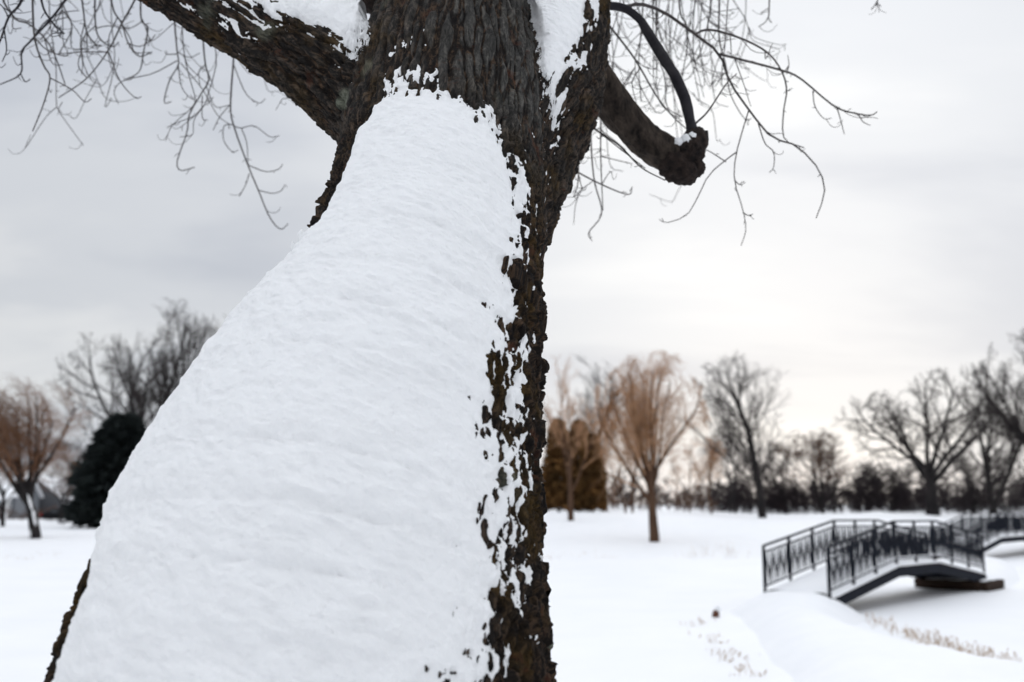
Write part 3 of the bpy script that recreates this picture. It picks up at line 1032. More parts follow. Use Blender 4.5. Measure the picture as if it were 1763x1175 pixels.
right_twigs = [
    (RZ((60, 60), (180, 38), (270, 30), (330, 20), (440, 60), (580, 160), (690, 250), (740, 380), (830, 510), (930, 630), (1040, 670), (1140, 770), (1175, 880), (1135, 1005)), 3.62, 4.3, .011, .0045,
     [RZ((825, 510), (770, 700), (760, 830), (800, 970), (812, 1060), (790, 1130)), RZ((770, 700), (710, 745), (640, 810), (590, 910), (540, 990), (450, 1025), (415, 1010)),
      RZ((870, 570), (900, 660), (940, 700), (940, 770), (920, 795)), RZ((760, 830), (785, 850), (810, 840)), RZ((800, 980), (825, 992), (845, 985)), RZ((720, 745), (650, 700), (610, 680))]),
    (RZ((690, 250), (770, 270), (960, 320), (1060, 360), (1220, 490), (1330, 525), (1390, 530), (1415, 515)), 4.05, 4.3, .0075, .0042,
     [RZ((1120, 420), (1130, 490), (1170, 545), (1205, 545)), RZ((1230, 490), (1250, 560), (1265, 618)), RZ((1000, 340), (1010, 300), (1005, 255)), RZ((1330, 525), (1350, 560), (1385, 578)), RZ((760, 270), (800, 380), (835, 490))]),
    (RZ((580, 160), (620, 140), (690, 145), (820, 190), (920, 250), (980, 335), (1000, 420), (985, 520), (990, 640), (1080, 680)), 3.95, 4.3, .0075, .0042,
     [RZ((900, 240), (905, 270), (935, 200)), RZ((1000, 420), (1020, 415)), RZ((740, 165), (745, 240), (740, 250))]),
    (RZ((690, -560), (690, 0), (690, 180), (720, 300), (740, 430), (800, 540), (830, 550)), 4.7, 4.9, .0065, .0040, [RZ((690, 180), (650, 250), (600, 260)), RZ((720, 330), (670, 400), (690, 370))]),
    (RZ((520, -560), (505, 0), (540, 120), (540, 230), (510, 390)), 4.6, 4.7, .0065, .0040, [RZ((540, 150), (580, 290), (620, 450)), RZ((535, 210), (600, 260), (650, 240)), RZ((505, 60), (480, 180), (450, 210))]),
    (RZ((120, 40), (185, 120), (300, 270), (400, 440), (480, 540), (560, 610)), 4.2, 4.3, .0075, .0042, [RZ((300, 270), (350, 310), (400, 320)), RZ((400, 440), (440, 500), (520, 560)), RZ((330, 310), (290, 380), (310, 480))]),
    (RZ((580, 570), (640, 510), (720, 390), (770, 340)), 3.6, 4.0, .0055, .0038, []),
    (RZ((105, 300), (105, 440), (100, 640), (115, 830), (150, 980), (90, 1070), (105, 1110)), 4.6, 4.7, .007, .0040, [RZ((100, 640), (60, 730), (40, 760)), RZ((115, 830), (60, 870), (20, 910)), RZ((60, 860), (30, 940), (20, 1035))]),
    (RZ((140, 300), (145, 490), (145, 720), (155, 970)), 4.4, 4.5, .0065, .0042, [RZ((145, 720), (270, 750), (290, 755)), RZ((145, 600), (200, 640), (260, 690))]),
    (RZ((40, 500), (100, 580), (230, 670), (330, 770), (440, 830)), 4.0, 3.6, .0065, .0045, [RZ((100, 580), (240, 690), (350, 775))]),
    (RZ((-20, 740), (0, 770), (150, 850), (270, 895), (290, 860)), 4.3, 4.4, .006, .0040, [RZ((150, 850), (180, 800), (200, 790)), RZ((40, 790), (60, 870), (75, 870))]),
    (RZ((20, 560), (40, 700), (40, 840), (20, 910)), 4.5, 4.5, .006, .0038, [RZ((40, 700), (70, 660), (80, 580))]),
    (RZ((920, -520), (920, 0), (910, 90), (870, 125)), 5.0, 5.0, .006, .0040, [RZ((915, 40), (880, 60))]),
    (RZ((1440, -420), (1420, -20), (1408, 20), (1390, 45)), 5.0, 5.0, .006, .004, [RZ((1410, 10), (1435, 30))]),
    (RZ((360, -560), (340, 0), (330, 150), (320, 300), (330, 470)), 4.9, 4.9, .006, .0038, [RZ((330, 150), (280, 200), (240, 260)), RZ((325, 250), (370, 300), (420, 330))]),
    (RZ((420, -560), (400, 40), (410, 250), (440, 360), (450, 490), (520, 540)), 4.8, 4.8, .006, .0038, [RZ((410, 250), (400, 380), (410, 450)), RZ((440, 360), (500, 370), (530, 330))]),
    (RZ((620, -520), (650, 0), (640, 100), (600, 250), (560, 290)), 4.8, 4.8, .006, .0038, [RZ((645, 60), (720, 50), (780, 40)), RZ((640, 100), (700, 130), (770, 125))]),
]
for i, (p, D0, D1, r0, r1, subs) in enumerate(right_twigs):
    w = twig_path(p, D0, D1)
    hanging(w, r0 * .72, r1 * .52, M['twig'], tree, [twig_path(s, (D0 + D1) / 2, D1 + .05) for s in subs], nh=9 if i < 3 else 5, seed=90 + i)

# wispy fine twigs between the traced ones
rgw = np.random.default_rng(77)
for k in range(36):
    right = k < 26
    u0_ = rgw.uniform(985, 1330) if right else rgw.uniform(-10, 470)
    v1_ = rgw.uniform(60, 330) if right else rgw.uniform(20, 190)
    D_ = rgw.uniform(4.6, 6.2)
    if right and u0_ > 1180:
        v1_ *= .55
    drift = rgw.normal() * 45
    n_ = 8
    tt = np.linspace(0, 1, n_)
    px_ = [(u0_ + drift * t + rgw.normal() * 7 * (t > .1), -330 + (v1_ + 330) * t) for t in tt]
    px_.append((px_[-1][0] + rgw.choice((-1, 1)) * rgw.uniform(8, 26), px_[-1][1] + rgw.uniform(-16, 14)))
    w = twig_path(px_, D_, D_ + .1)
    sub_ = []
    for q_ in range(3):
        i_ = rgw.integers(4, 8)
        a_ = px_[i_]
        sg_ = rgw.choice((-1, 1))
        sub_.append(twig_path([a_, (a_[0] + sg_ * rgw.uniform(8, 22), a_[1] + rgw.uniform(15, 40)), (a_[0] + sg_ * rgw.uniform(20, 55), a_[1] + rgw.uniform(30, 75)), (a_[0] + sg_ * rgw.uniform(35, 75), a_[1] + rgw.uniform(20, 70))], D_, D_ + .1))
    hanging(w, .0042, .0020, M['twig'], tree, sub_, nh=4, seed=200 + k)

# ------------------------------------------------------------------ bare trees
UPV = np.array((0, 0, 1.0))


def grow(seed, levels, trunk_h, lean=(0, 0), nseg=6, multi=1):
    """levels: dicts n, span, ang, ratio, wig, up; returns per level (pts (m, k, 3), relative radius (m), length (m))"""
    rg = np.random.default_rng(seed)

    def walk(p, d, L, n, wig, upf):
        pts = [p]
        for _ in range(n):
            d = d + rg.normal(size=d.shape) * wig + UPV * upf
            d = d / np.linalg.norm(d, axis=1, keepdims=True)
            p = p + d * (L / n)[:, None]
            pts.append(p)
        return np.stack(pts, 1)

    d0 = np.tile(np.array((lean[0], lean[1], 1.0)), (multi, 1)) + rg.normal(size=(multi, 3)) * (0.12 if multi > 1 else 0.02)
    d0 /= np.linalg.norm(d0, axis=1, keepdims=True)
    p0 = rg.normal(size=(multi, 3)) * np.array((.2, .2, 0)) * (multi > 1) + np.array((0, 0, -.15))
    P = walk(p0, d0, np.full(multi, trunk_h), nseg, 0.05, 0.03)
    rr, L = np.ones(multi), np.full(multi, float(trunk_h))
    out = [(P, rr, L)]
    for li, lv in enumerate(levels):
        m, k = P.shape[:2]
        n = lv['n']
        if li == 0 and multi > 1:
            n = max(3, round(n / multi))
        f = lv['span'][0] + (lv['span'][1] - lv['span'][0]) * (np.arange(n)[None] + rg.random((m, n))) / n
        x = f * (k - 1)
        i = np.minimum(x.astype(int), k - 2)
        r = np.arange(m)[:, None]
        seg = P[r, i + 1] - P[r, i]
        p = P[r, i] + seg * (x - i)[..., None]
        d = seg / np.linalg.norm(seg, axis=2, keepdims=True)
        a = np.radians(rg.uniform(*lv['ang'], size=(m, n)))[..., None]
        side = np.cross(d, rg.normal(size=d.shape))
        side /= np.linalg.norm(side, axis=2, keepdims=True) + 1e-9
        dn = d * np.cos(a) + side * np.sin(a)
        ln = L[:, None] * rg.uniform(*lv['ratio'], size=(m, n)) * (1 - lv.get('fall', 0.35) * f)
        rr = (rr[:, None] * lv.get('rr', 0.5) * (1 - 0.35 * f)).ravel()
        L = ln.ravel()
        P = walk(p.reshape(-1, 3), dn.reshape(-1, 3), L, lv.get('seg', 5), lv['wig'], lv['up'])
        out.append((P, rr, L))
    return out


def plant_tree(name, label, u, D, height, width, levels, trunk_h, trunk_r, mats, seed, group=None, lean=(0, 0), multi=1, twig_r=0.010, cat='tree', dz=0.0, tiltx=0.0, flare=1.35, env=(.6, 1), hp=97.0, snow=False, ek=.35):
    X, Y, _ = at(u, 868, D)
    z0 = gz(X, Y) + dz
    lv = grow(seed, levels, trunk_h, lean, multi=multi)
    allp_ = np.vstack([l[0].reshape(-1, 3) for l in lv])
    zs = height / np.percentile(allp_[:, 2], hp)
    lowx, highx = np.percentile(allp_[:, 0], [4.0, 96.0])
    xs = width / max(highx - lowx, 1e-3)
    sc = np.array((xs, xs, zs))
    o = empty(name, (X, Y, z0), label, cat, group)
    off = np.array((X, Y, z0))
    bark, twig = mats

    def tf(p, soft=True):
        q = p * sc
        if soft:                             # keep the crown inside a rounded outline
            ec = np.array((0, 0, height * env[0]))
            er = np.array((width * .5, width * .5, height * (1.0 - env[0])))
            kk = np.linalg.norm((q - ec) / er, axis=-1, keepdims=True)
            q = np.where((kk > 1) & (q[..., 2:3] > ec[2] * .55), ec + (q - ec) / np.maximum(kk, 1) ** ek, q)
        h = np.clip(q[..., 2] / height, 0, 1)
        q[..., 0] += tiltx * h
        return q + off

    for p in lv[0][0]:
        tube_obj('trunk', [(tf(p, False), trunk_r * flare / math.sqrt(multi), trunk_r * 0.62 / math.sqrt(multi))], 9, bark, o, 8)
        if snow:
            B = resample(tf(p, False), 30)
            for i0, i1, dx, f in ((0, 8, -.55, .40), (8, 17, .72, .34), (16, 25, .60, .30)):
                seg = B[i0:i1] + np.array((dx * trunk_r, -.75 * trunk_r, 0))
                rad = trunk_r * f * np.sqrt(np.maximum(0.02, np.sin(np.linspace(.05, math.pi - .05, len(seg)))))
                rough_tube('snow_patch', np.column_stack([seg, rad]), M['trunk_snow'], o, sides=10, n=24, amp=.5, freq=5, seed=seed)
    for p, rr in zip(lv[1][0], lv[1][1]):
        tube_obj('limb', [(tf(p), max(trunk_r * rr * 1.05, twig_r), max(trunk_r * rr * 0.30, twig_r))], 6, bark, o, 7)
    Vs_, Qs_, nb_ = [], [], 0
    last = len(lv) - 3
    for li, (P, rr, L) in enumerate(lv[2:]):
        P = tf(P)
        if li == 1:
            P = P[:, [0, 1, 3, P.shape[1] - 1]]
        elif li == last:
            P = P[:, [0, P.shape[1] // 2, P.shape[1] - 1]]
        t = np.linspace(0, 1, P.shape[1])[None]
        Rd = np.maximum(trunk_r * rr[:, None] * (1 - 0.7 * t), twig_r * (1 - 0.35 * t))
        v, q = tubes(P, Rd, 4 if li == 0 else 3)
        Vs_.append(v)
        Qs_.append(q + nb_)
        nb_ += len(v)
    crown = mesh_np('crown', np.vstack(Vs_), np.vstack(Qs_), twig, o)
    return o


SPREAD = [dict(n=7, span=(.55, 1.0), ang=(25, 58), ratio=(1.7, 2.3), wig=.10, up=.05, rr=.62, seg=7, fall=.2),
          dict(n=8, span=(.2, 1.0), ang=(25, 60), ratio=(.40, .6), wig=.12, up=.05, rr=.5),
          dict(n=8, span=(.2, 1.0), ang=(25, 60), ratio=(.4, .62), wig=.13, up=.03, rr=.5),
          dict(n=7, span=(.15, 1.0), ang=(25, 65), ratio=(.4, .65), wig=.14, up=.02, rr=.5, seg=4)]
VASE = [dict(n=22, span=(.22, 1.0), ang=(14, 30), ratio=(.42, .62), wig=.03, up=.07, rr=.36, seg=7, fall=.45),
        dict(n=7, span=(.15, 1.0), ang=(12, 28), ratio=(.35, .6), wig=.035, up=.07, rr=.5),
        dict(n=6, span=(.15, 1.0), ang=(14, 32), ratio=(.4, .65), wig=.045, up=.06, rr=.5),
        dict(n=4, span=(.15, 1.0), ang=(15, 38), ratio=(.45, .7), wig=.06, up=.05, rr=.5, seg=4)]
WILLOW = [dict(n=13, span=(.55, 1.0), ang=(6, 40), ratio=(1.6, 2.2), wig=.06, up=.05, rr=.6, seg=7, fall=.1),
          dict(n=9, span=(.15, 1.0), ang=(16, 45), ratio=(.3, .5), wig=.10, up=.06, rr=.42),
          dict(n=7, span=(.15, 1.0), ang=(25, 60), ratio=(.4, .65), wig=.12, up=.02, rr=.4),
          dict(n=7, span=(.1, 1.0), ang=(20, 65), ratio=(.7, 1.1), wig=.09, up=-.10, rr=.4, seg=5, fall=.1)]
SMALL = [dict(n=6, span=(.4, 1.0), ang=(18, 45), ratio=(1.0, 1.6), wig=.09, up=.05, rr=.6, seg=6, fall=.2),
         dict(n=7, span=(.2, 1.0), ang=(20, 55), ratio=(.4, .6), wig=.11, up=.04, rr=.5),
         dict(n=6, span=(.15, 1.0), ang=(20, 55), ratio=(.4, .65), wig=.12, up=.03, rr=.5),
         dict(n=6, span=(.15, 1.0), ang=(25, 60), ratio=(.45, .7), wig=.12, up=.02, rr=.5, seg=4)]
LOWWIL = [dict(WILLOW[0], n=9), dict(WILLOW[1], n=6), dict(WILLOW[2], n=6), dict(WILLOW[3], n=6)]
DARK = (M['far_bark'], M['far_twig'])
GREY = (M['far_bark'], M['far_twig'])
BROWN = (M['far_bark'], M['brown_twig'])
WIL = (M['willow_bark'], M['willow_twig'])
G_R, G_L = 'bare trees beyond the pond', 'bare trees at the far side of the street lawn'


def H(v0, v1, D):
    return (v0 - v1) / F * D


# right of the trunk
plant_tree('willow_tree', 'orange twigged willow with a brown trunk standing alone on the far bank', 1125, 48, H(936, 606, 48), H(1215, 1022, 48), WILLOW, 2.0, .20, WIL, 11, G_R, twig_r=.0065, ek=.75, env=(.55, 1), hp=98.5)
plant_tree('young_tree', 'slender tree with thin dark trunk in front of the bronzed conifers', 983, 60, H(911, 640, 60), H(1062, 945, 60), SMALL, 3.6, .15, (M['willow_bark'], M['willow_twig']), 12, G_R, twig_r=.006)
plant_tree('grey_tree', 'tall pale grey bare tree rising behind the bronzed conifers', 995, 88, H(880, 618, 88), H(1050, 930, 88), VASE, 9.0, .22, GREY, 13, G_R, twig_r=.009)
plant_tree('willow_sapling', 'low orange willow sapling just behind the willow trunk, left of it', 1088, 70, H(876, 700, 70), H(1130, 1045, 70), LOWWIL, 1.2, .10, WIL, 14, G_R, multi=2, twig_r=.007)
plant_tree('willow_shrub', 'low orange willow bush between the willow and the tall vase shaped tree', 1205, 82, H(880, 752, 82), H(1262, 1160, 82), LOWWIL, 1.2, .12, WIL, 15, G_R, multi=2, twig_r=.008)
plant_tree('vase_tree', 'tall narrow vase shaped bare tree with fine upright branches', 1312, 75, H(890, 612, 75), H(1368, 1232, 75), VASE, 9.0, .24, DARK, 16, G_R, twig_r=.009, tiltx=-1.1, env=(.55, 1), ek=.25)
plant_tree('scrub_tree', 'short tangled tree at the edge of the thicket, beside the vase shaped tree', 1262, 98, H(884, 735, 98), H(1320, 1215, 98), SMALL, 2.6, .16, DARK, 17, G_R, multi=2, twig_r=.018)
plant_tree('scrub_tree', 'low bushy dark tree in the middle of the thicket', 1415, 100, H(886, 748, 100), H(1475, 1360, 100), SMALL, 3.0, .18, BROWN, 18, G_R, multi=3, twig_r=.018)
plant_tree('scrub_tree', 'thin leaning tree right behind the vase shaped tree', 1350, 102, H(886, 770, 102), H(1395, 1310, 102), SMALL, 2.6, .14, DARK, 19, G_R, multi=2, twig_r=.018)
plant_tree('round_tree', 'broad dark spreading tree with heavy limbs above the footbridge', 1605, 86, H(884, 640, 86), H(1668, 1462, 86), SPREAD, 3.2, .48, DARK, 20, G_R, twig_r=.015)
plant_tree('upright_tree', 'bare tree of several upright stems beside the broad spreading tree', 1710, 92, H(884, 655, 92), H(1775, 1645, 92), VASE, 8.0, .30, DARK, 21, G_R, multi=3, twig_r=.014)
plant_tree('edge_tree', 'tallest dark bare tree cut off by the picture edge', 1800, 84, H(884, 560, 84), H(1890, 1690, 84), SPREAD, 3.5, .46, DARK, 22, G_R, twig_r=.016)
plant_tree('scrub_tree', 'low scrubby tree under the broad spreading tree', 1530, 104, H(886, 800, 104), H(1590, 1480, 104), SMALL, 2.0, .14, DARK, 23, G_R, multi=3, twig_r=.018)
plant_tree('scrub_tree', 'low dark tree between the spreading tree and the upright stems', 1668, 104, H(886, 770, 104), H(1730, 1615, 104), SMALL, 2.4, .14, DARK, 24, G_R, multi=3, twig_r=.018)
# left of the trunk
plant_tree('leaning_willow', 'orange brown willow with a leaning snow streaked trunk at the picture edge', 66, 50, H(925, 655, 50), H(85, -85, 50), WILLOW, 2.2, .22, (M['far_bark'], M['rust_twig']), 31, G_L, twig_r=.007, tiltx=-2.2, snow=True)
plant_tree('great_tree', 'great dark bare tree spreading over the conifer', 238, 82, H(893, 528, 82), H(385, 70, 82), SPREAD, 5.0, .46, DARK, 32, G_L, twig_r=.014)
plant_tree('tall_tree', 'tall bare tree half hidden by the snowy trunk', 318, 86, H(893, 525, 86), H(420, 230, 86), SPREAD, 5.5, .38, DARK, 33, G_L, twig_r=.014)
plant_tree('brown_tree', 'low reddish brown tree between the willow and the conifer', 112, 92, H(895, 775, 92), H(165, 60, 92), SMALL, 2.0, .13, BROWN, 34, G_L, multi=3, twig_r=.012)
plant_tree('thin_tree', 'thin dark tree beside the porch house', 8, 72, H(900, 760, 72), H(60, -50, 72), SMALL, 2.8, .13, BROWN, 35, G_L, twig_r=.010)
plant_tree('scrub_tree', 'grey scrubby tree behind the brown tree', 160, 100, H(895, 740, 100), H(215, 100, 100), SMALL, 2.8, .15, DARK, 36, G_L, multi=2, twig_r=.012)

# ------------------------------------------------------------------ conifers
def conifer(name, label, u, D, height, width, mats, seed, n=4200, group=None, shape=0.75, rough=.35, spray=1.0):
    X, Y, _ = at(u, 868, D)
    z0 = gz(X, Y)
    rg = np.random.default_rng(seed)
    o = empty(name, (X, Y, z0), label, 'conifer', group)
    tube_obj('trunk', [(np.array([(X, Y, z0 - .1), (X + .05, Y, z0 + height * .5), (X, Y, z0 + height * .93)]), width * .045, .015)], 8, M['far_bark'], o, 8)
    t = rg.random(n) ** 1.15 * 0.97 + 0.02
    prof = width / 2 * np.minimum(1, (t + .04) / .10) ** 0.6 * (1 - t) ** shape
    a = rg.random(n) * 2 * np.pi
    lump = 1 + rough * fbm(np.stack([np.cos(a) * 1.6, np.sin(a) * 1.6, t * height * .55], -1), 3, seed) + rough * .6 * (rg.random(n) - .35)
    rr = prof * lump * (0.35 + 0.68 * np.sqrt(rg.random(n)))
    p = np.stack([X + rr * np.cos(a), Y + rr * np.sin(a), z0 + .12 + t * height], -1)
    outw = np.stack([np.cos(a), np.sin(a), 0.25 + 0.9 * rg.random(n)], -1) + 0.45 * rg.normal(size=(n, 3))
    outw /= np.linalg.norm(outw, axis=1, keepdims=True)
    L = (0.16 + 0.30 * rg.random(n)) * min(1, height / 5) * spray
    s = np.cross(outw, rg.normal(size=(n, 3)))
    s /= np.linalg.norm(s, axis=1, keepdims=True)
    k = np.cross(s, outw)
    # a spray: a curved three-blade fan
    vs, fs = [], []
    for j, (ang, ln) in enumerate(((0, 1.0), (0.6, .8), (-0.6, .8))):
        d = outw * math.cos(ang) + s * math.sin(ang)
        w = (s * math.cos(ang) - outw * math.sin(ang)) * (L * .16)[:, None]
        a0 = p
        a1 = p + d * (L * ln * .55)[:, None] + k * (L * .06)[:, None]
        a2 = p + d * (L * ln)[:, None] - UPV * (L * .22)[:, None]
        vs.append(np.stack([a0, a1 + w, a2, a1 - w], 1))
    Vv = np.concatenate(vs, 0).reshape(-1, 3)
    Qv = np.arange(len(Vv)).reshape(-1, 4)
    mesh_np('crown', Vv, Qv, mats, o, smooth=False)
    return o


G_C = 'bronzed conifers on the far bank'
conifer('bronzed_conifer', 'bronzed columnar conifer, leftmost of the three beside the snowy trunk', 962, 76, H(876, 722, 76), H(992, 932, 76), M['bronze_conifer'], 41, group=G_C, shape=.6, rough=.9, spray=1.5, n=3000)
conifer('bronzed_conifer', 'bronzed columnar conifer, tallest, in the middle of the three', 998, 78, H(876, 724, 78), H(1026, 968, 78), M['bronze_conifer'], 42, group=G_C, shape=.55, rough=.9, spray=1.5, n=3000)
conifer('bronzed_conifer', 'bronzed columnar conifer, shortest and rightmost of the three', 1020, 75, H(876, 748, 75), H(1040, 998, 75), M['bronze_conifer'], 43, group=G_C, shape=.6, rough=.9, spray=1.5, n=3000)
conifer('dark_conifer', 'black green conifer beside the snowy trunk near the parked car', 205, 68, H(897, 712, 68), H(275, 125, 68), M['conifer'], 44, n=6500, shape=.66, rough=1.0, spray=2.2)

# ------------------------------------------------------------------ thicket beyond the pond
def thicket(name, label, u0, u1, D0, D1, n, hmin, hmax, seed, mat, twr=.014):
    rg = np.random.default_rng(seed)
    polys = []
    for _ in range(n):
        u, D = rg.uniform(u0, u1), rg.uniform(D0, D1)
        X, Y, _z = at(u, 868, D)
        wave = 0.9 + 0.6 * float(fbm(np.array([[X * .13, 3.1, seed]]), 3, seed)[0])
        polys.append((X, Y, max(.5, rg.uniform(hmin, hmax) * (0.5 + 0.5 * rg.random()) * wave)))
    XY = np.array(polys)
    Z = ground_z(XY[:, 0], XY[:, 1])
    base = np.stack([XY[:, 0], XY[:, 1], Z - .05], -1)
    h = XY[:, 2]
    lean = rg.normal(size=(n, 3)) * np.array((.25, .25, 0))
    top = base + (lean + UPV) * h[:, None]
    midp = (base + top) / 2 + rg.normal(size=(n, 3)) * .12 * h[:, None] * np.array((1, 1, .2))
    P = np.stack([base, midp, top], 1)
    Rr = np.stack([.028 + 0 * h, .02 + 0 * h, .01 + 0 * h], 1)
    v, q = tubes(P, Rr, 3)
    Vl, Ql, off = [v], [q], len(v)
    K = 13
    for gen in range(2):
        f = rg.uniform(.12, 1, size=(len(P), K, 1))
        st = np.where(f < .5, P[:, None, 0] * (1 - 2 * f) + P[:, None, 1] * 2 * f, P[:, None, 1] * (2 - 2 * f) + P[:, None, 2] * (2 * f - 1))
        ln = (np.linalg.norm(P[:, 2] - P[:, 0], axis=1) * (.42 if gen == 0 else .5))[:, None, None] * rg.uniform(.4, 1, size=f.shape)
        d = rg.normal(size=(len(P), K, 3)) * np.array((.8, .8, .5)) + UPV * .6
        d /= np.linalg.norm(d, axis=2, keepdims=True)
        e = st + d * ln
        mm = (st + e) / 2 + rg.normal(size=e.shape) * .06 * ln
        P = np.stack([st, mm, e], 2).reshape(-1, 3, 3)
        Pm = P if gen == 0 else P[:, [0, 2]]
        Rr = np.broadcast_to(np.linspace(twr * 1.1, twr * .6, Pm.shape[1]), Pm.shape[:2])
        v, q = tubes(Pm, Rr, 3)
        Vl.append(v)
        Ql.append(q + off)
        off += len(v)
        K = 4
    o = mesh_np(name, np.vstack(Vl), np.vstack(Ql), mat)
    return tag(o, label, 'thicket', kind='stuff')


thicket('thicket', 'dark tangle of bare undergrowth lining the far bank', 1225, 1960, 100, 118, 740, 1.6, 5.6, 61, M['thicket'], .022)
thicket('hedge_thicket', 'low grey brown scrub behind the willow', 270, 1245, 92, 106, 330, 1.0, 3.6, 62, M['brown_twig'], .016)
thicket('street_scrub', 'low brown scrub behind the parked car', -60, 250, 112, 124, 70, 1.0, 2.6, 63, M['brown_twig'], .013)
thicket('far_woods', 'far dark woods closing the view behind the thicket', 230, 2050, 135, 160, 430, 3.2, 6.4, 64, M['thicket'], .06)

# ------------------------------------------------------------------ footbridges
def bridge(name, label, start, end, side, tk, zk, railh, pitch=0.15, group='arched footbridges over the pond', zig=True, bar=.024):
    """start/end: right-hand rail line in plan; side: plan vector towards the other rail"""
    s, e, w = Vector((*start, 0)), Vector((*end, 0)), Vector((*side, 0))
    run = e - s
    L = run.length
    fwd = run.normalized()
    wn = w.normalized()
    o = empty(name, (start[0], start[1], zk[0]), label, 'bridge', group)

    def pt(t, off=0.0, dz=0.0):
        return s + run * t + w * off + Vector((0, 0, float(np.interp(t, tk, zk)) + dz))

    met = M['metal']
    # deck planks and the snow that lies on them
    npl = int(L / 0.30)
    for i in range(npl):
        t0, t1 = i / npl, (i + 1) / npl
        a, b_ = pt((t0 + t1) / 2, -0.03, -.055), pt((t0 + t1) / 2, 1.03, -.055)
        sl = (pt(t1) - pt(t0)).normalized()
        MB().bar(a, b_, L / npl * .94, .045, up=wn.cross(sl) * -1).build('plank', M['timber'], o)
    for k in range(len(tk) - 1):
        m = MB()
        n = 8
        rows = []
        for i in range(n + 1):
            t = tk[k] + (tk[k + 1] - tk[k]) * i / n
            row = []
            for j in range(9):
                f = -0.045 + 1.09 * j / 8
                edge = min(1, min(f + .045, 1.045 - f) / .08)
                row.append(pt(t, f, -.03 + .075 * max(0, edge) ** .5 + .012 * float(vnoise(np.array([[t * 9, f * 4, 3.3]]))[0])))
            rows.append(row)
        for i in range(n):
            for j in range(8):
                m.quad(rows[i][j], rows[i][j + 1], rows[i + 1][j + 1], rows[i + 1][j])
        for j0 in (0, 8):
            for i in range(n):
                a, b_ = rows[i][j0], rows[i + 1][j0]
                m.quad(a, b_, b_ - Vector((0, 0, .03)), a - Vector((0, 0, .03)))
        m.build('snow_layer', M['ground_snow'], o, smooth=True)
    # girders
    for off in (0.0, 1.0):
        for k in range(len(tk) - 1):
            MB().bar(pt(tk[k], off, -.19), pt(tk[k + 1], off, -.19), .10, .20).build('girder', met, o)
    for i in range(5):
        t = (i + .5) / 5
        MB().bar(pt(t, 0.03, -.20), pt(t, .97, -.20), .08, .12).build('cross_beam', met, o)
    # rails
    for off in (0.0, 1.0):
        for hgt, th in ((railh, .045), (railh - .13, .03), (.10, .035)):
            for k in range(len(tk) - 1):
                MB().bar(pt(tk[k], off, hgt), pt(tk[k + 1], off, hgt), th, th).build('rail', met, o)
        npost = max(4, int(L / 1.05))
        for i in range(npost + 1):
            t = i / npost
            MB().bar(pt(t, off, -.25), pt(t, off, railh), .05, .05, up=fwd).build('post', met, o)
        npk = int(L / pitch)
        for i in range(npk):
            t = (i + .5) / npk
            MB().bar(pt(t, off, .10), pt(t, off, railh - .13), bar, bar, up=fwd).build('picket', met, o)
            if zig and i + 1 < npk:
                t2 = (i + 1.5) / npk
                a, b_ = (.10, railh - .13) if i % 2 else (railh - .13, .10)
                MB().bar(pt(t, off, a), pt(t2, off, b_), .020, .020, up=wn).build('brace', met, o)
        # snow caught along the lower rail
        m = MB()
        for k in range(len(tk) - 1):
            m.bar(pt(tk[k], off, .128), pt(tk[k + 1], off, .128), .03, .022)
        m.build('rail_snow', M['ground_snow'], o)
    return o, pt


S1, E1 = (6.27, 20.2), (12.27, 26.5)
W1 = (-.724 * 1.42, .69 * 1.42)
b1, pt1 = bridge('footbridge', 'arched footbridge with dark metal railings landing on the near snowy bank', S1, E1, W1, [0, .374, .644, 1], [.42, .90, .88, .46], .92)
S2, E2 = (17.6, 39.2), (27.0, 49.0)
b2, pt2 = bridge('footbridge', 'farther footbridge with dark railings, cut off by the picture edge', S2, E2, (-1.0, .96), [0, .27, .72, 1], [.36, .90, .92, .45], .86, pitch=.15, zig=False, bar=.030)


def crib(name, label, cx, cy, ang, lx, ly, z0, rows):
    o = empty(name, (cx, cy, z0), label, 'bridge abutment', 'timber abutments under the bridge ends')
    d, q = Vector((math.cos(ang), math.sin(ang), 0)), Vector((-math.sin(ang), math.cos(ang), 0))
    c = Vector((cx, cy, z0))
    for r in range(rows):
        z = Vector((0, 0, .09 + r * .185))
        for sgn in (-1, 1):
            MB().bar(c + z - d * lx / 2 + q * sgn * ly / 2, c + z + d * lx / 2 + q * sgn * ly / 2, .17, .175).build('timber', M['timber'], o, bevel=.012)
            MB().bar(c + z + d * sgn * lx / 2 - q * (ly / 2 - .09), c + z + d * sgn * lx / 2 + q * (ly / 2 - .09), .17, .170).build('timber', M['timber'], o, bevel=.012)
    m = MB()
    n = 10
    zt = .09 + rows * .185 - .10
    P_ = [[c + d * lx * (i / n - .5) * 1.0 + q * ly * (j / n - .5) * 1.0 + Vector((0, 0, zt + .14 * (1 - max(abs(2 * i / n - 1), abs(2 * j / n - 1)) ** 3) + .02 * random.Random(i * 31 + j).random())) for j in range(n + 1)] for i in range(n + 1)]
    for i in range(n):
        for j in range(n):
            m.quad(P_[i][j], P_[i][j + 1], P_[i + 1][j + 1], P_[i + 1][j])
    m.build('snow_layer', M['ground_snow'], o, smooth=True)
    return o


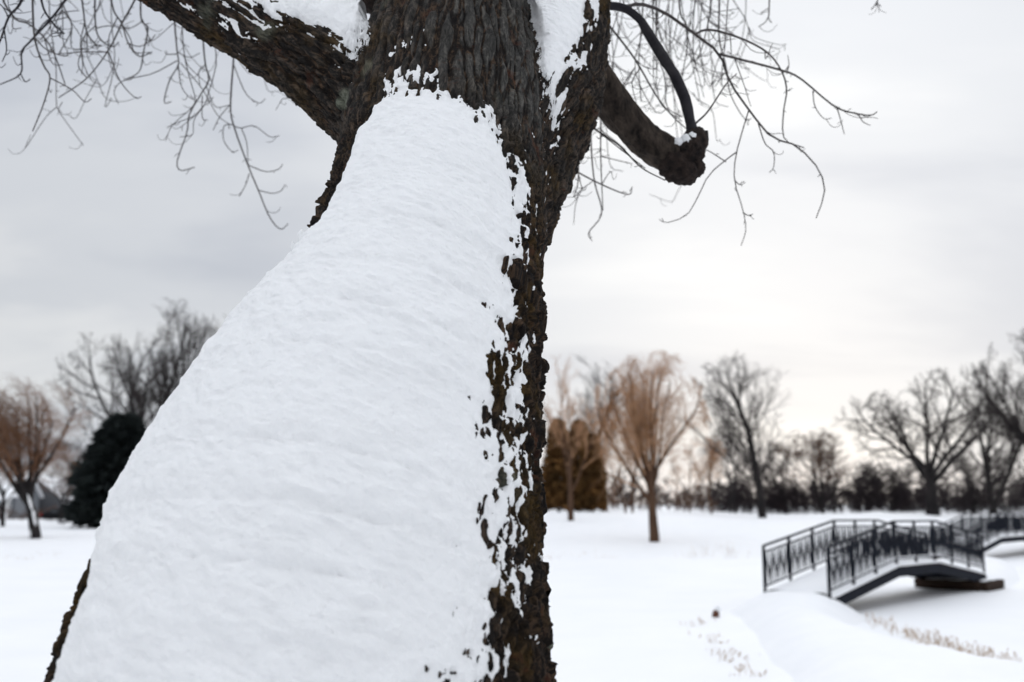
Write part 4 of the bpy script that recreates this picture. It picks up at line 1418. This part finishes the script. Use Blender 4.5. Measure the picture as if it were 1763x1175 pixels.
d1 = math.atan2(E1[1] - S1[1], E1[0] - S1[0])
mid_e = Vector((*E1, 0)) + Vector((*W1, 0)) * .5 + Vector((math.cos(d1), math.sin(d1), 0)) * .15
crib('timber_abutment', 'brown timber crib with snow on top under the far end of the near footbridge', mid_e.x, mid_e.y, d1, 1.3, 1.7, -.12, 2)
mid_s = Vector((*S1, 0)) + Vector((*W1, 0)) * .5
crib('timber_abutment', 'brown timber sill poking from the near bank under the footbridge', mid_s.x + .02, mid_s.y + .04, d1, .4, 1.55, -.12, 2)
mid_2 = Vector((*S2, 0)) + Vector((-1.0, .96, 0)) * .5
crib('timber_abutment', 'timber crib under the farther footbridge', mid_2.x, mid_2.y, d1, .9, 1.7, -.12, 2)

# ------------------------------------------------------------------ dry weeds and the stump on the near bank
def weeds(name, label, centers, seed, hmin, hmax, per, mat=None, spread=.12):
    rg = np.random.default_rng(seed)
    P, Rr = [], []
    for cx, cy in centers:
        for _ in range(per):
            x, y = cx + rg.normal() * spread, cy + rg.normal() * spread
            P.append((x, y, rg.uniform(hmin, hmax), rg.normal() * .35, rg.normal() * .35))
    P = np.array(P)
    Z = np.maximum(ground_z(P[:, 0], P[:, 1]), 0)
    b = np.stack([P[:, 0], P[:, 1], Z - .02], -1)
    h = P[:, 2:3]
    ln = np.stack([P[:, 3], P[:, 4], 0 * Z], -1)
    pts = np.stack([b, b + UPV * h * .55 + ln * h * .35, b + UPV * h * .92 + ln * h * 1.0], 1)
    rad = np.broadcast_to(np.array((.004, .0035, .002)), (len(P), 3))
    v, q = tubes(pts, rad, 3)
    # seed heads on some stalks
    hd = pts[rg.random(len(P)) < .45]
    dv = hd[:, 2] - hd[:, 1]
    dv /= np.linalg.norm(dv, axis=1, keepdims=True)
    seedp = np.stack([hd[:, 2] - dv * .03, hd[:, 2], hd[:, 2] + dv * .03], 1)
    v2, q2 = tubes(seedp, np.broadcast_to(np.array((.002, .009, .002)), (len(hd), 3)), 4)
    o = mesh_np(name, np.vstack([v, v2]), np.vstack([q, q2 + len(v)]), mat or M['dry_grass'])
    return tag(o, label, 'dry grass', kind='stuff')


def gpt(u, v, z=.2):
    """plan point of the ground at height z seen at (u, v)"""
    d = at(u, v, 1.0) - np.array((0, 0, CAM_Z))
    k = (z - CAM_Z) / d[2]
    return (d[0] * k, d[1] * k)


rw = random.Random(7)
right_c = [gpt(u + rw.uniform(-6, 6), v + rw.uniform(-4, 4), .12) for u, v in
           ([(1508 + i * 6, 1064 + i * 2.0) for i in range(4)] + [(1555 + i * 4.5, 1078 + i * 1.9) for i in range(11)] + [(1612 + i * 4.5, 1096 + i * 1.5) for i in range(18)] + [(1704 + i * 7, 1120 + i * 1.8) for i in range(6)])]
weeds('dry_grass', 'dry tan weeds along the bank edge below the footbridge', right_c, 71, .05, .20, 8)
left_c = [gpt(u + rw.uniform(-9, 9), v + rw.uniform(-5, 5), .1) for u, v in ((1205, 1068), (1215, 1066), (1232, 1085), (1240, 1100), (1246, 1108), (1250, 1118), (1255, 1122), (1262, 1116), (1282, 1140), (1296, 1146))]
weeds('dry_grass', 'sparse pale grass stalks on the slope by the open ice', left_c, 72, .03, .10, 12)
far_c = [gpt(u, v, .1) for u, v in ((1225, 956), (1240, 951), (1250, 954), (1262, 957), (1185, 957))]
weeds('dry_grass', 'thin grass tuft on the far shore near the footbridge', far_c, 73, .15, .5, 9, spread=.3)
shore_c = [gpt(u, v, .1) for u, v in ((945, 958), (975, 956), (1010, 954), (1040, 957), (20, 957), (60, 959), (90, 955))]
weeds('dry_grass', 'scattered stubble along the far shoreline', shore_c, 74, .05, .16, 8, spread=.5)
sx, sy = gpt(1231, 1048, .16)
st = empty('stump', (sx, sy, gz(sx, sy)), 'small red brown stump sticking out of the snow near the footbridge', 'stump')
rough_tube('stump_body', np.array([(sx, sy, max(0, gz(sx, sy)) - .1, .08), (sx + .01, sy, max(0, gz(sx, sy)) + .02, .07), (sx + .03, sy, max(0, gz(sx, sy)) + .11, .06), (sx + .035, sy, max(0, gz(sx, sy)) + .115, .02)]), M['red_wood'], st, sides=14, n=14, amp=.2, seed=81)
cap = burl('snow_cap', [np.array((sx + .05, sy, max(0, gz(sx, sy)) + .15, .06))], st)
cap.data.materials.clear()
cap.data.materials.append(M['ground_snow'])

# ------------------------------------------------------------------ parked car and houses far left
def parked_car(u, D):
    X, Y, _ = at(u, 868, D)
    z = gz(X, Y)
    o = empty('parked_car', (X, Y, z), 'black parked car on the street behind the leaning willow', 'car')
    pr = [(-2.2, .45), (-2.22, .78), (-2.05, .93), (-1.6, .97), (-1.05, 1.38), (-.3, 1.46), (.45, 1.40), (1.05, 1.0), (1.9, .90), (2.18, .74), (2.2, .42), (1.8, .30), (-1.8, .30)]
    m = MB()
    rows = []
    for yy, sc in ((-.88, .0), (-.80, .06), (.80, .06), (.88, .0)):
        rows.append([(X + x * (1.0 if sc else .985), Y + yy + (0 if zz < .97 else -.12 * yy / .88 * (zz - .9) / .5), z + zz + (sc * .3 if zz > .9 else 0)) for x, zz in pr])
    n = len(pr)
    for i in range(3):
        for j in range(n):
            k = (j + 1) % n
            m.quad(rows[i][j], rows[i][k], rows[i + 1][k], rows[i + 1][j])
    m.quad(*rows[0][::-1])
    m.quad(*rows[3])
    m.build('body', M['paint_black'], o, bevel=.03)
    for x0, x1 in ((-1.35, -.35), (-.25, .75)):
        MB().quad((X + x0 + (.12 if x0 < -1 else 0), Y - .893, z + .98), (X + x1, Y - .893, z + .98), (X + x1 - (.32 if x1 > .5 else 0), Y - .83, z + 1.33), (X + x0 + .32 if x0 < -1 else X + x0, Y - .83, z + 1.33)).build('window', M['car_glass'], o)
    for x in (-1.38, 1.38):
        for yy in (-.80, .80):
            w = tube_obj('wheel', [(np.array([(X + x, Y + yy - .1, z + .32), (X + x, Y + yy, z + .32), (X + x, Y + yy + .1, z + .32)]), .32, .32)], 20, M['rubber'], o, 3)
            tube_obj('rim', [(np.array([(X + x, Y + yy - .115, z + .32), (X + x, Y + yy, z + .32), (X + x, Y + yy + .115, z + .32)]), .20, .20)], 14, M['rim'], w, 3)
    MB().box((X - 2.19, Y - .62, z + .80), .08, .34, .16).build('tail_light', M['red_lens'], o, bevel=.02)
    MB().box((X - 2.19, Y + .62, z + .80), .08, .34, .16).build('tail_light', M['red_lens'], o, bevel=.02)
    MB().box((X - 2.12, Y - .88, z + .80), .22, .05, .15).build('tail_light', M['red_lens'], o, bevel=.02)
    MB().box((X + 2.12, Y - .66, z + .70), .1, .34, .14).build('headlight', M['clear_lens'], o, bevel=.02)
    MB().box((X + 2.12, Y + .66, z + .70), .1, .34, .14).build('headlight', M['clear_lens'], o, bevel=.02)
    return o


parked_car(112, 108)


def house(name, label, u, D, w, dpt, h, roof_h, wall_mat, rz, windows, door=None, porch=False):
    X, Y, _ = at(u, 868, D)
    z = gz(X, Y) - .1
    o = empty(name, (X, Y, z), label, 'house')
    c, s = math.cos(rz), math.sin(rz)

    def T(x, y, zz):
        return Vector((X + c * x - s * y, Y + s * x + c * y, z + zz))

    m = MB()
    hw, hd = w / 2, dpt / 2
    # gable walls face +-x, eaves along x
    P_ = lambda x, y, zz: T(x, y, zz)
    m.quad(P_(-hw, -hd, 0), P_(hw, -hd, 0), P_(hw, -hd, h), P_(-hw, -hd, h))
    m.quad(P_(hw, hd, 0), P_(-hw, hd, 0), P_(-hw, hd, h), P_(hw, hd, h))
    m.quad(P_(hw, -hd, 0), P_(hw, hd, 0), P_(hw, hd, h), P_(hw, 0, h + roof_h), P_(hw, -hd, h))
    m.quad(P_(-hw, hd, 0), P_(-hw, -hd, 0), P_(-hw, -hd, h), P_(-hw, 0, h + roof_h), P_(-hw, hd, h))
    m.build('wall', wall_mat, o)
    ov = .4
    sl = roof_h / hd
    r = MB()
    for sg in (-1, 1):
        a = [P_(-hw - ov, sg * (hd + ov), h - ov * sl), P_(hw + ov, sg * (hd + ov), h - ov * sl), P_(hw + ov, 0, h + roof_h), P_(-hw - ov, 0, h + roof_h)]
        if sg > 0:
            a = a[::-1]
        r.poly_prism(a, (0, 0, 1), .02, .22)
    rf = r.build('roof', M['ground_snow'], o)
    MB().box(P_(w * .2, dpt * .12, h + roof_h * .9), .7, .7, 1.4, rz).build('chimney', M['timber'], rf)
    for x, z0, ww, hh in windows:
        f = MB().box(P_(x, -hd - .03, z0 + hh / 2), ww + .2, .10, hh + .2, rz).build('window', M['white_trim'], o)
        MB().box(P_(x, -hd - .085, z0 + hh / 2), ww, .03, hh, rz).build('pane', M['window_glass'], f)
        MB().box(P_(x, -hd - .11, z0 + hh / 2), ww, .03, .06, rz).build('muntin', M['white_trim'], f)
    if door:
        x, mat = door
        d = MB().box(P_(x, -hd - .04, 1.1), 1.1, .1, 2.1, rz).build('door', mat, o)
        MB().box(P_(x + .4, -hd - .12, 1.1), .06, .08, .06, rz).build('handle', M['metal'], d)
    if porch:
        a = [P_(-hw, -hd - 2.2, 2.5), P_(hw, -hd - 2.2, 2.5), P_(hw, -hd, 3.3), P_(-hw, -hd, 3.3)]
        MB().poly_prism(a, (0, 0, 1), .0, .25).build('porch_roof', M['ground_snow'], o)
        for i in range(5):
            x = -hw + .25 + i * (w - .5) / 4
            MB().box(P_(x, -hd - 2.0, 1.3), .22, .22, 2.5, rz).build('column', M['white_trim'], o)
    return o


house('porch_house', 'grey house with white porch columns and snowy roof at the picture edge', -12, 132, 9.0, 7.5, 3.1, 2.4, M['siding_grey'], R(4), [(-3, 1, 1.2, 1.4), (0.4, 1, 1.2, 1.4), (3.2, 1, 1.2, 1.4)], (-1.4, M['white_trim']), True)
house('slate_house', 'slate grey house behind the leaning willow', 84, 140, 6.0, 7.0, 3.0, 2.6, M['siding_dark'], R(82), [(-1.8, 1, 1.1, 1.3), (1.6, 1, 1.1, 1.3)], (0, M['white_trim']))
house('cream_house', 'cream yellow house showing through twigs beside the dark conifer', 112, 150, 6.0, 7.0, 3.4, 2.4, M['siding_cream'], R(-6), [(-1.8, 1.2, .9, 1.3)], (0.6, M['door_orange']))
